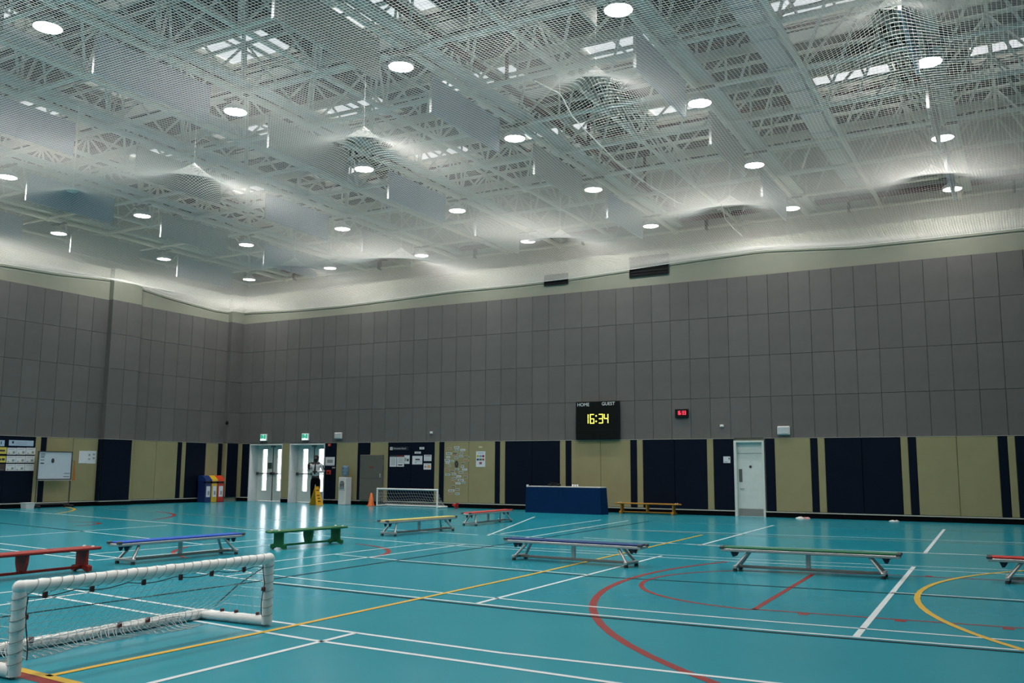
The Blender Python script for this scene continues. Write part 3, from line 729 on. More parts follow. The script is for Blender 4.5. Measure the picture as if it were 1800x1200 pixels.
# vents high on the cream band
for i, (xa, xb_, za, zb) in enumerate(((-13.86, -12.98, 7.36, 7.72), (-10.82, -9.52, 7.35, 8.0))):
    t = thing('air_grille', (xa, YB - .001, za), '%s black air grille in the cream band below the net' % ('smaller' if i == 0 else 'larger'), 'air grille', group='air grilles')
    w_, h = xb_ - xa, zb - za
    obj('recess', MB().box(0, w_, -.012, 0, 0, h), BLACK, t)
    obj('frame', MB().box(0, w_, -.04, -.012, 0, .03).box(0, w_, -.04, -.012, h - .03, h).box(0, .03, -.04, -.012, .03, h - .03).box(w_ - .03, w_, -.04, -.012, .03, h - .03), BLACK, t)
    for k in range(int(h / .09) - 0):
        if k * .09 + .08 < h - .03: obj('slat', MB().box(.03, w_ - .03, -.03, -.014, .045 + k * .09, .06 + k * .09), BLACK, t)
dp = ony(850, 450, YU - .35)
t = thing('drain_pipe', (dp[0], YU - .35, 0), 'grey pipe bend on the upper wall seen through the net', 'pipe')
obj('pipe_bend', MB().tube([(.1, .2, ZL), (0, 0, ZL + .5), (0, 0, 9.0), (.2, 0, 9.25), (.6, 0, 9.3), (.6, .3, 9.3)], .14, 10), mat('pipe_grey', (.33, .35, .34), .5), t)
# grey cabinet panel, notices
t = thing('wall_cabinet', (-21.28, YB - .09, .17), 'tall dark grey cabinet door with red mark between beige pads', 'cabinet')
obj('body', MB().bev(0, 1.02, -.07, .0, 0, 1.62, .01), mat('cabinet_grey', (.105, .105, .09), .45), t)
obj('door_gap', MB().box(.03, .99, -.073, -.07, .78, .79), DARK, t)
obj('red_marking', MB().box(.42, .62, -.074, -.07, 1.15, 1.19), mat('faded_red', (.22, .03, .03), .5), t); obj('latch', MB().bev(.9, .95, -.09, -.07, .8, .95, .006), ALU, t)
def sheet(x0, x1, z0, z1, label, m=PAPER, marks=(), yf=YB - .086, cat='paper', group=None, name='paper_notice'):
    w_, h = x1 - x0, z1 - z0
    t = sh_ = tag(obj(name, MB().box(0, w_, -.004, 0, 0, h), m, None, (x0, yf, z0)), label, cat, group)
    for (a, b, c, d, mm) in marks: obj('printed_mark', MB().box(a * w_, b * w_, -.0055, -.004, c * h, d * h), mm, sh_)
    return t
def wx(x, y): q = ony(x, y, YB - .086); return q[0], q[2]
def psheet(xa, ya, xb_, yb_, label, **k):
    a, zt = wx(xa, ya); b, zb = wx(xb_, yb_); return sheet(a, b, zb, zt, label, **k)
LINES = [(.15, .85, .15 + .1 * i, .19 + .1 * i, LGREY) for i in range(7)]
MAR = mat('maroon_print', (.12, .01, .02), .6); ORG = mat('orange_print', (.6, .3, .1), .6)
psheet(685.5, 800, 697, 820, 'white notice with black header, leftmost on the information board', marks=[(0, 1, .86, 1, INK)] + LINES)
psheet(698.3, 800, 710, 820, 'white notice with maroon header on the information board', marks=[(0, 1, .86, 1, MAR), (.15, .8, .1, .2, INK)] + LINES[2:])
psheet(711, 800, 719.8, 815, 'small white notice with dark picture on the information board', marks=[(.5, .85, .3, .6, INK), (.1, .4, .3, .7, LGREY)])
psheet(725, 801, 742.3, 816, 'wide white notice with a dark diagonal drawing', marks=[(.3, .75, .5, .66, INK), (.3, .9, .34, .38, LGREY), (.3, .4, .15, .3, LGREY)])
psheet(745.5, 799, 758.5, 810, 'upper right notice with pink lines on the information board', marks=[(.1, .9, .82, .9, MAR), (.1, .9, .62, .68, LGREY), (.1, .9, .3, .34, LGREY)])
psheet(744.8, 814, 757.8, 825, 'lower right notice with orange chart on the information board', marks=[(.1, .9, .85, .9, LGREY), (.5, .9, .25, .7, ORG), (.1, .4, .3, .6, LGREY)])
psheet(737.5, 785.5, 745.8, 789.5, 'tiny white label strip at the top of the information board', marks=[(.2, .8, .3, .6, LGREY)])
psheet(729, 793.5, 739.8, 797, 'tiny white label strip above the wide notice', marks=[(.2, .8, .3, .6, LGREY)])
a, zt = wx(685.5, 785); b, zb = wx(718, 791)
t = thing('board_heading', (a, YB - .086, zb), 'white Information Board heading on the navy pad', 'sign')
obj('backing', MB().box(0, b - a, -.003, 0, 0, zt - zb), mat('heading_navy', (.006, .010, .02), .5), t)
obj('emblem', MB().box(.01, .12, -.006, -.003, .01, zt - zb - .01), PAPER, t); obj('emblem_mark', MB().box(.045, .085, -.008, -.006, .03, zt - zb - .04), LGREY, t)
text('heading_lettering', 'Information Board', .095, mat('heading_grey', (.42, .44, .45), .6), t, (.15, -.006, (zt - zb) / 2), FR, align='LEFT', sx=.78)
psheet(572.3, 803, 588, 818, 'framed white plan on the navy pad beside the person', marks=[(.04, .96, .04, .06, INK), (.2, .8, .3, .7, LGREY)])
psheet(584, 820.5, 589, 823, 'tiny grey card on the navy pad near the water cooler', m=LGREY)
for xp, yp, lb, zz in ((578.5, 830, 'red call point on the navy pad beside the second double door', .10), (580, 782, 'small red alarm lamp at the top of the navy pad', .06)):
    x, z = wx(xp, yp); t = thing('fire_call_point', (x, YB - .086, z), lb, 'alarm', group='fire alarm devices')
    obj('housing', MB().bev(-zz, zz, -.05, 0, -zz * .8, zz * .8, .01), mat('alarm_red', (.45, .03, .02), .4), t); obj('button', MB().box(-zz * .4, zz * .4, -.055, -.05, -zz * .3, zz * .3), OFFW if zz < .08 else BLACK, t)
psheet(1271.5, 802, 1284, 813.5, 'white sign with small black symbol left of the single door', marks=[(.75, .9, .55, .8, INK), (.08, .6, .1, .2, LGREY)], cat='sign', name='door_sign')
# coloured poster
sq = [(.08 + .29 * i, .32 + .29 * i, .62, .76, mm) for i, mm in enumerate((mat('sq_y', (.45, .38, .03), .6), mat('sq_b', (.12, .28, .5), .6), mat('sq_r', (.30, .015, .03), .6)))]
sq += [(.08 + .29 * i, .32 + .29 * i, .41, .54, mm) for i, mm in enumerate((mat('sq_n', (.03, .04, .12), .6), mat('sq_g', (.02, .16, .06), .6), mat('sq_o', (.35, .06, .05), .6)))]
sq += [(.36, .64, .17, .32, mat('sq_p', (.25, .06, .12), .6)), (.2, .85, .86, .92, mat('sq_l', (.3, .45, .55), .6))]
psheet(837, 793, 853, 820.5, 'white poster with seven coloured squares on the beige pad', marks=sq, cat='poster', name='poster')
psheet(841.5, 784, 848, 787, 'tiny cream label above the coloured poster', m=mat('cream_paper', (.5, .48, .35), .7))
# word wall on the left half of the same pad group
Wd = [(790, 788, .9), (803, 786, 1), (803, 790.5, .8), (813.5, 790.5, 1), (800, 796, 1.1), (811, 796, .7), (789, 797, 1.1), (799, 799, 1.1), (788, 803, .8), (810, 801.5, .8), (819.5, 803, 1.1), (802, 804.5, .7),
      (786, 808.5, 1), (819.5, 809, 1.1), (794, 810, .9), (787, 813, .8), (814, 814, .8), (790, 818.5, .5), (813, 820, .6), (786, 824, 1), (803.5, 824.5, .8), (817, 825, 1), (795, 828, 1), (810.5, 830, .9),
      (787, 834, 1), (798, 833, .8), (819, 833.5, .8), (806.5, 837, .9), (818.5, 838, .9), (799, 840.5, .9), (810, 843.5, 1.1), (796, 846, .8), (815, 848, .7), (805, 849.3, 1), (797, 854.5, .9), (804, 860, .8), (793.5, 862, 1.2), (792, 867, .8), (804, 867.5, .9)]
Wd.sort(key=lambda t: t[1])
pal = [INK, INK, INK, LGREY, mat('word_teal', (.03, .2, .25), .6), mat('word_red', (.3, .05, .03), .6)]
pap = [PAPER, mat('strip_cream', (.40, .38, .26), .7), mat('strip_white', (.5, .52, .5), .7)]
for i, (x, y, s) in enumerate(Wd):
    cx, cz = wx(x, y); w_ = .20 * s; h = .07
    sheet(cx - w_ / 2, cx + w_ / 2, cz - h / 2, cz + h / 2, 'small printed word strip, %s from the top on the beige pad with the oval' % ORD[i + 1], m=pap[(i * 7) % 3], marks=[(.12, .45, .3, .7, pal[(i * 5) % 6]), (.5, .88, .3, .65, pal[(i * 5) % 6])], cat='word strip', group='word strips on the beige pad', name='word_strip')
cx, cz = wx(802.5, 815.5)
t = thing('oval_plaque', (cx, YB - .086, cz), 'dark oval plaque amid the word strips', 'plaque')
obj('plate', MB().prism([(.075 * math.cos(a), .12 * math.sin(a)) for a in np.linspace(0, 2 * math.pi, 21)[:-1]], 1, -.006, 0), INK, t)
obj('centre_mark', MB().prism([(.03 * math.cos(a), .06 * math.sin(a)) for a in np.linspace(0, 2 * math.pi, 15)[:-1]], 1, -.008, -.006), mat('plaque_brown', (.10, .06, .03), .5), t)

# ------------------------------------------------------------------ things on the left wall
def lsheet(xa, ya, xb_, yb_, label, m=PAPER, marks=(), cat='paper', group=None, X=XL + .081, name='paper_notice'):
    A = onx(xa, ya, X); B = onx(xb_, yb_, X); y0, y1 = A[1], B[1]; zt, zb = A[2], B[2]
    w_, h = y1 - y0, zt - zb
    t = sh_ = tag(obj(name, MB().box(0, .004, 0, w_, 0, h), m, None, (X, y0, zb)), label, cat, group)
    for (a, b, c, d, mm) in marks: obj('printed_mark', MB().box(.004, .0055, a * w_, b * w_, c * h, d * h), mm, sh_)
    return t
PALEB = mat('pale_blue_paper', (.36, .48, .62), .7)
MK = [(.15, .3, .12, .22, INK), (.6, .85, .15, .5, LGREY), (.35, .6, .12, .2, YEL), (.15, .8, .75, .8, LGREY)]
for r in range(3):
    for c in range(3):
        x0 = 13 + 16.7 * c - 1.3 * r; y0 = 786.5 + 14.2 * r
        lsheet(x0, y0, x0 + 15.2, y0 + 12.3, 'white card in %s row, %s column on the left navy board' % (ORD[r + 1], ORD[c + 1]), marks=MK if (r, c) != (2, 2) else MK[3:], group='cards on the left navy board')
lsheet(16, 773, 58.5, 784, 'pale blue heading banner on the left navy board', m=PALEB, marks=[(.12, .2, .4, .8, INK), (.28, .78, .6, .66, LGREY), (.25, .75, .3, .36, LGREY)])
lsheet(-9, 773, 7.5, 784, 'small pale blue card at the left edge of the picture', m=PALEB, marks=[(.6, .7, .3, .8, INK)])
lsheet(-6, 785.5, 11, 797.5, 'upper yellow card with dark bar at the left edge', m=YEL, marks=[(.1, .85, .35, .62, INK)])
lsheet(-8, 801, 9.5, 812.5, 'lower yellow card with dark blocks at the left edge', m=YEL, marks=[(.3, .55, .3, .6, INK), (.62, .9, .3, .65, INK)])
lsheet(-9, 815, 8, 827, 'dark brown card at the left edge below the yellow cards', m=mat('brown_card', (.05, .03, .03), .6), marks=[(.1, .9, .1, .14, LGREY)])
lsheet(139.5, 792, 153, 814, 'plain white sheet on the beige pad right of the whiteboard')
lsheet(154.5, 792, 168, 814.5, 'white sheet with faint pictures on the beige pad', marks=[(.1, .3, .6, .75, LGREY), (.6, .85, .65, .8, LGREY), (.1, .3, .3, .4, LGREY), (.6, .85, .35, .5, LGREY)])
# whiteboard on a stand
XB = -27.25
A = onx(69, 794, XB); B = onx(122.5, 841, XB); y0, y1, zt, zb = A[1], B[1], A[2], B[2]
t = thing('whiteboard', (XB, y0, 0), 'mobile whiteboard on a thin stand in front of the beige pads', 'whiteboard'); W_ = y1 - y0
wbf = obj('board', MB().box(-.015, .015, 0, W_, zb, zt), mat('whiteboard_face', (.50, .57, .64), .25, var=.02), t)
obj('frame', MB().box(-.025, .025, -.03, 0, zb - .03, zt + .03).box(-.025, .025, W_, W_ + .03, zb - .03, zt + .03).box(-.025, .025, 0, W_, zt, zt + .03).box(-.025, .025, 0, W_, zb - .03, zb), DARK, t)
obj('pen_tray', MB().box(.0, .09, 0, W_, zb - .06, zb - .035), ALU, t)
for y in (-.015, W_ + .015):
    obj('leg', MB().tube([(0, y, zb), (0, y, .08)], .016, 6), DARK, t); obj('foot', MB().tube([(-.22, y, .07), (.25, y, .07)], .018, 6), DARK, t)
    for x in (-.2, .23): obj('castor', MB().tube([(x, y - .015, .035), (x, y + .015, .035)], .034, 10), BLACK, t)
obj('lower_rail', MB().tube([(0, -.015, .12), (0, W_ + .015, .12)], .014, 6), DARK, t)
obj('magnet', MB().prism([(.42 * W_ + .045 * math.cos(a), zb + .68 * (zt - zb) + .075 * math.sin(a)) for a in np.linspace(0, 6.283, 15)[:-1]], 0, .015, .03), INK, wbf)
for a, b, c, d in ((.04, .18, .92, .94), (.04, .18, .87, .89), (.05, .16, .80, .83), (.05, .16, .69, .71), (.05, .16, .56, .60), (.8, .98, .19, .21), (.78, .97, .07, .09)):
    obj('marker_line', MB().box(.015, .0165, a * W_, b * W_, zb + c * (zt - zb), zb + d * (zt - zb)), INK, wbf)
Ah = onx(125, 818, XB + .03)
t = thing('orange_strap', (XB + .03, y1 + .07, zb - .05), 'orange strap hanging on the right edge of the whiteboard', 'strap')
obj('strap', MB().prism([(0, 0), (.1, .0), (.06, .45), (.05, .62), (.02, .62), (.02, .3)], 0, .002, .017), mat('orange_cloth', (.42, .13, .01), .7), t); obj('hook', MB().tube([(.005, .03, .60), (.005, -.06, .64)], .008, 5), DARK, t)
q = onz(53, 884)
t = thing('white_tub', (XL + .45, onx(53, 881, XL + .45)[1], 0), 'small white plastic tub on the floor left of the whiteboard', 'tub')
obj('body', MB().prism([(-.20, 0), (.05, 0), (.08, .17), (-.23, .17)], 0, -.13, .13), OFFW, t); obj('rim', MB().bev(-.15, .15, -.245, .095, .165, .185, .005), OFFW, t)

# ------------------------------------------------------------------ recycling bins, water cooler, cones, wet-floor sign
XF = XL + .60
for i, (nm_, cl, lid, xa, xb_) in enumerate((('blue', (.008, .022, .11), (.008, .03, .15), 360.5, 371.5), ('yellow', (.55, .36, .02), (.62, .40, .02), 371.8, 382), ('red', (.42, .02, .012), (.55, .045, .012), 382.3, 394))):
    ya, yb_ = onx(xa, 860, XF)[1], onx(xb_, 860, XF)[1]
    t = thing('recycling_bin', (XF - .40, ya, 0), '%s recycling bin with sloped lid in the row by the corner' % nm_, 'bin', group='recycling bins'); w_ = yb_ - ya
    bm_ = mat(nm_ + '_bin', cl, .4); lm_ = mat(nm_ + '_lid', lid, .4)
    bb_ = obj('body', MB().bev(0, .40, .006, w_ - .006, 0, .70, .012), bm_, t)
    obj('opening', MB().box(.30, .385, .03, w_ - .03, .70, .78), BLACK, t); obj('back_post', MB().box(0, .30, .006, w_ - .006, .70, .80), bm_, t)
    obj('lid', MB().prism([(0, .80), (.42, .78), (.42, .84), (.22, 1.0), (0, 1.0)], 1, .002, w_ - .002), lm_, t)
    obj('front_label', MB().box(.40, .405, w_ * .2, w_ * .8, .20, .60), PAPER, bb_); obj('label_mark', MB().box(.405, .407, w_ * .4, w_ * .7, .27, .42), LGREY, bb_)
cxl = ony(594.5, 862, 26.45)[0]
t = thing('water_cooler', (cxl, 26.45, 0), 'white water cooler with blue bottle against the beige pad', 'water cooler')
cab_ = obj('cabinet', MB().bev(0, .33, 0, .34, 0, .98, .015), OFFW, t)
obj('tap_recess', MB().prism([(.06, .62), (.27, .62), (.27, .78), (.22, .85), (.11, .85), (.06, .78)], 1, -.006, .002), mat('recess_grey', (.16, .17, .17), .5), t)
for x in (.12, .21): obj('tap', MB().box(x - .02, x + .02, -.05, -.004, .74, .79), LGREY, cab_)
obj('drip_tray', MB().bev(.06, .27, -.06, 0, .60, .63, .004), LGREY, cab_); obj('door_line', MB().box(.01, .32, -.003, .001, .52, .53), LGREY, cab_)
BOT = mat('blue_bottle', (.14, .22, .30), .15, spec=.6); 
obj('bottle', MB().lathe([(.04, .98), (.06, 1.02), (.125, 1.07), (.13, 1.12), (.12, 1.14), (.13, 1.16), (.13, 1.24), (.12, 1.26), (.13, 1.28), (.13, 1.36), (.11, 1.39), (.02, 1.40)], 18, (.165, .17, 0)), BOT, t)
CONE = mat('orange_cone', (.75, .16, .03), .5)
q = ony(652.5, 880, 26.35)
t = thing('traffic_cone', (q[0], 26.35, 0), 'orange traffic cone standing left of the far goal', 'cone')
obj('cone_body', MB().lathe([(.125, .02), (.10, .10), (.035, .44), (.02, .45)], 16), CONE, t); obj('base', MB().bev(-.125, .125, -.125, .125, 0, .022, .006), CONE, t)
q = ony(803, 888, 26.3)
t = thing('toppled_cone', (q[0], 26.3, 0), 'small red cone lying on the floor right of the far goal', 'cone'); RC = mat('red_cone', (.45, .01, .012), .45)
o = obj('cone_body', MB().lathe([(.085, 0), (.075, .02), (.025, .15), (.015, .16)], 14), RC, t, (-.02, 0, .095)); o.rotation_euler = (0, -math.pi / 2 + .15, 0)
o = obj('base', MB().bev(-.09, .09, -.09, .09, -.012, .012, .004), RC, t, (-.0, 0, .095)); o.rotation_euler = (0, -math.pi / 2 + .15, 0)
q = ony(556, 880, 25.75)
t = thing('wet_floor_sign', (q[0], 25.75, 0), 'yellow folding wet-floor sign at the feet of the person', 'floor sign', rz=math.radians(76)); WY = mat('sign_yellow', (.70, .36, .012), .45)
for s in (-1, 1):
    def sp(u, v, o_=0.0):   # u across, v up the leaf
        return (u, s * (.21 * (1 - v / .62) + o_), v)
    pf = [(-.15, 0), (.15, 0), (.085, .62), (-.085, .62)]
    m_ = MB().add([sp(u, v) for u, v in pf] + [sp(u, v, .012) for u, v in pf], [(0, 1, 2, 3), (7, 6, 5, 4), (0, 4, 5, 1), (1, 5, 6, 2), (2, 6, 7, 3), (3, 7, 4, 0)])
    lf = obj('sign_leaf', m_, WY, t)
    for v0, v1 in ((.50, .54), (.32, .36), (.22, .26), (.12, .16)):
        obj('printed_band', MB().add([sp(-.06, v0, .014), sp(.06, v0, .014), sp(.06, v1, .014), sp(-.06, v1, .014), sp(-.06, v0, .016), sp(.06, v0, .016), sp(.06, v1, .016), sp(-.06, v1, .016)], [(0, 1, 2, 3), (7, 6, 5, 4), (0, 1, 5, 4), (2, 3, 7, 6), (0, 3, 7, 4), (1, 2, 6, 5)]), mat('sign_brown', (.12, .05, .005), .5), lf)
obj('handle', MB().bev(-.085, .085, -.025, .025, .61, .65, .01), WY, t)

# ------------------------------------------------------------------ blue covered table
TB = thing('covered_table', (-13.72, 25.45, 0), 'long table under a royal blue floor-length cover', 'table', rz=math.radians(-4.5))
CB = mat('blue_cover', (.0015, .022, .080), .7, var=.06, scale=2, spec=.08)
obj('cover', MB().add([(0, 0, 0), (2.64, 0, 0), (2.65, .44, 0), (0, .44, 0), (.02, .02, .77), (2.60, .02, .77), (2.60, .42, .77), (.02, .42, .77)], [(3, 2, 1, 0), (4, 5, 6, 7), (0, 1, 5, 4), (1, 2, 6, 5), (2, 3, 7, 6), (3, 0, 4, 7)]), CB, TB)
obj('cover_seam', MB().box(1.30, 1.315, .012, .02, .02, .76), mat('seam_blue', (.001, .016, .06), .6, spec=.08), TB)
obj('table_edge', MB().bev(.02, 2.60, .04, .40, .77, .80, .006), OFFW, TB)
obj('corner_clip', MB().box(.04, .09, .0, .05, .77, .84), WHITE, TB)
q = TB.matrix_world
def on_table(x, y): c, s = math.cos(math.radians(-4.5)), math.sin(math.radians(-4.5)); return (-13.72 + c * x - s * y, 25.45 + s * x + c * y, .802)
t = thing('black_bag', on_table(.92, .14), 'dark cloth bundle lying on the blue covered table', 'bag', rz=math.radians(-4.5))
mb = MB().ball((0, 0, .038), .06, 8, .6).ball((.09, .03, .047), .09, 8, .5).ball((-.10, .0, .038), .08, 8, .45).ball((.2, 0, .037), .07, 8, .5)
obj('cloth', mb, BLACK, t); obj('strap', MB().tube([(-.15, 0, .05), (-.05, -.05, .1), (.1, -.05, .1), (.2, 0, .05)], .012, 6), BLACK, t)
for i, x in enumerate((1.62, 1.70, 1.78)):
    t = thing('small_container', on_table(x, .12), 'tiny white container on the blue table, %s of three from the left' % ORD[i + 1], 'container', group='small containers on the blue table')
    obj('body', MB().lathe([(.022, 0), (.028, .06), (.024, .06), (.018, .01)], 10), WHITE, t)
# crumpled cloths by the baseboard
for x, y, lb, cols in ((1412, 909.5, 'crumpled white and pink cloth on the floor right of the door', ((.7, .7, .7), (.55, .3, .33))), (1572, 915, 'crumpled white paper on the floor near the baseboard', ((.65, .66, .66), (.5, .52, .52)))):
    X = ony(x, y, 26.62)[0]; t = thing('crumpled_cloth', (X, 26.62, 0), lb, 'cloth', group='litter by the baseboard')
    for k, cl in enumerate(cols):
        m_ = MB(); rn_ = random.Random(int(x) + k)
        prof = [[(rr * math.cos(a) * (1 + rn_.uniform(-.25, .25)), rr * .7 * math.sin(a) * (1 + rn_.uniform(-.25, .25)), max(.002, hh * (1 + rn_.uniform(-.4, .4)))) for a in np.linspace(0, 6.283, 11)[:-1]] for rr, hh in ((.15, .004), (.11, .04), (.05, .06))]
        vs = [p for r_ in prof for p in r_] + [(0, 0, .05)]; fs = [(i * 10 + k_, i * 10 + (k_ + 1) % 10, (i + 1) * 10 + (k_ + 1) % 10, (i + 1) * 10 + k_) for i in range(2) for k_ in range(10)] + [(20 + k_, 20 + (k_ + 1) % 10, 30) for k_ in range(10)]
        obj('cloth_fold', m_.add(vs, fs), mat('cloth_%d_%d' % (x, k), cl, .8), t, (-.11 + .2 * k, .03 * k, 0))
    t.scale = (.8, .8, .8) if x < 1500 else (.5, .5, .6)

# ------------------------------------------------------------------ benches
RUB = mat('black_rubber', (.02, .02, .02), .7)
def steel_bench(cx, cy_, ang, L, col, cname, label, top=.305):
    t = thing('balance_bench', (cx, cy_, 0), label, 'bench', rz=math.radians(ang), group='steel-legged balance benches')
    h = L / 2; cm = mat(cname + '_bench_top', col, .55, var=.05, spec=.2)
    obj('top_pad', MB().bev(-h + .03, h - .03, -.115, .115, top - .022, top, .007), cm, t)
    obj('plank_frame', MB().bev(-h, h, -.12, .12, top - .062, top - .0225, .008), ALU, t)
    for sx in (-1, 1):
        for sy in (-1, 1):
            obj('corner_cap', MB().bev(*sorted((sx * (h - .05), sx * (h + .012))), *sorted((sy * .07, sy * .128)), top - .03, top + .004, .006), DARK, t)
            obj('hook', MB().prism([(sx * (h - .22), top - .06), (sx * (h - .12), top - .06), (sx * (h - .15), top - .13), (sx * (h - .18), top - .125)], 1, *sorted((sy * .05, sy * .065))), mat('hook_navy', (.012, .016, .035), .5), t)
            a = (sx * (h - .36), sy * .065, top - .06); b = (sx * (h - .20), sy * .15, .05)
            lg_ = obj('leg', MB().tube([a, b], .02, 6), ALU, t)
            obj('foot', MB().lathe([(.028, 0), (.03, .012), (.022, .04)], 10, (sx * (h - .20), sy * .16, 0)), RUB, lg_)
        obj('foot_bar', MB().bev(*sorted((sx * (h - .225), sx * (h - .175))), -.19, .19, .035, .075, .006), ALU, t)
    obj('base_rail', MB().bev(-h + .22, h - .22, -.025, .025, .035, .07, .005), mat('rail_grey', (.22, .21, .20), .4, .4), t)
    obj('centre_post', MB().bev(-.028, .028, -.02, .02, .07, top - .062, .004), ALU, t)
    return t
steel_bench(-10.76, 9.53, 89.5, 2.24, (.010, .072, .40), 'blue', 'bright blue topped steel-legged bench behind the near goal')
steel_bench(-11.0, 15.85, 88, 2.36, (.50, .42, .12), 'yellow', 'pale yellow topped steel-legged bench in the middle distance')
steel_bench(-11.55, 19.55, 94, 2.3, (.50, .055, .045), 'red', 'red topped steel-legged bench beyond the yellow one')
steel_bench(-5.72, 12.05, -3.5, 2.18, (.008, .036, .15), 'navy', 'dark blue topped steel-legged bench in the centre of the hall')
steel_bench(-2.58, 12.42, 3.0, 2.20, (.012, .13, .06), 'green', 'green topped steel-legged bench right of centre')
steel_bench(.56, 12.75, 0, 2.2, (.42, .03, .025), 'crimson', 'red topped steel-legged bench cut off by the right picture edge')
def wood_bench(cx, cy_, ang, L, col, cname, label, top=.30):
    t = thing('wooden_bench', (cx, cy_, 0), label, 'bench', rz=math.radians(ang), group='painted wooden benches')
    h = L / 2; cm = mat(cname + '_bench_paint', col, .4, var=.08, spec=.3)
    obj('plank', MB().bev(-h, h, -.125, .125, top - .038, top, .01), cm, t)
    for sx in (-1, 1):
        obj('end_panel', MB().bev(*sorted((sx * (h - .20), sx * (h - .165))), -.10, .10, .06, top - .038, .005), cm, t)
        fb_ = obj('foot_bar', MB().prism([(-.15, .012), (-.15, .07), (-.11, .085), (.11, .085), (.15, .07), (.15, .012), (.10, .012), (.06, .035), (-.06, .035), (-.10, .012)], 0, *sorted((sx * (h - .215), sx * (h - .15)))), cm, t)
        for sy in (-1, 1):
            obj('rubber_foot', MB().lathe([(.022, 0), (.022, .014)], 10, (sx * (h - .182), sy * .125, 0)), mat('tan_rubber', (.35, .27, .2), .7), fb_)
            obj('top_stud', MB().lathe([(.02, 0), (.018, .012), (.004, .016)], 10, (sx * (h - .10), sy * .08, top)), mat('stud_cream', (.6, .58, .5), .5), t)
        obj('end_lip', MB().bev(*sorted((sx * h, sx * (h + .05))), -.05, .05, top - .036, top - .01, .006), cm, t)
    obj('centre_panel', MB().prism([(-.10, top - .038), (.10, top - .038), (.095, .17), (.06, .065), (-.06, .065), (-.095, .17)], 0, -.02, .02), cm, t)
    obj('bottom_rail', MB().bev(-h + .16, h - .16, -.03, .03, .045, .075, .006), cm, t)
    return t
wood_bench(-10.42, 6.90, 92.0, 2.0, (.26, .018, .012), 'scarlet', 'red painted wooden bench at the left picture edge')
wood_bench(-10.66, 12.13, 89, 1.74, (.010, .115, .035), 'emerald', 'green painted wooden bench catching the door glare')
ob = ony(1139, 890, 26.45)
wood_bench(ob[0], 26.42, -2, 2.02, (.42, .19, .022), 'honey', 'honey orange wooden bench against the navy wall pads', .33)

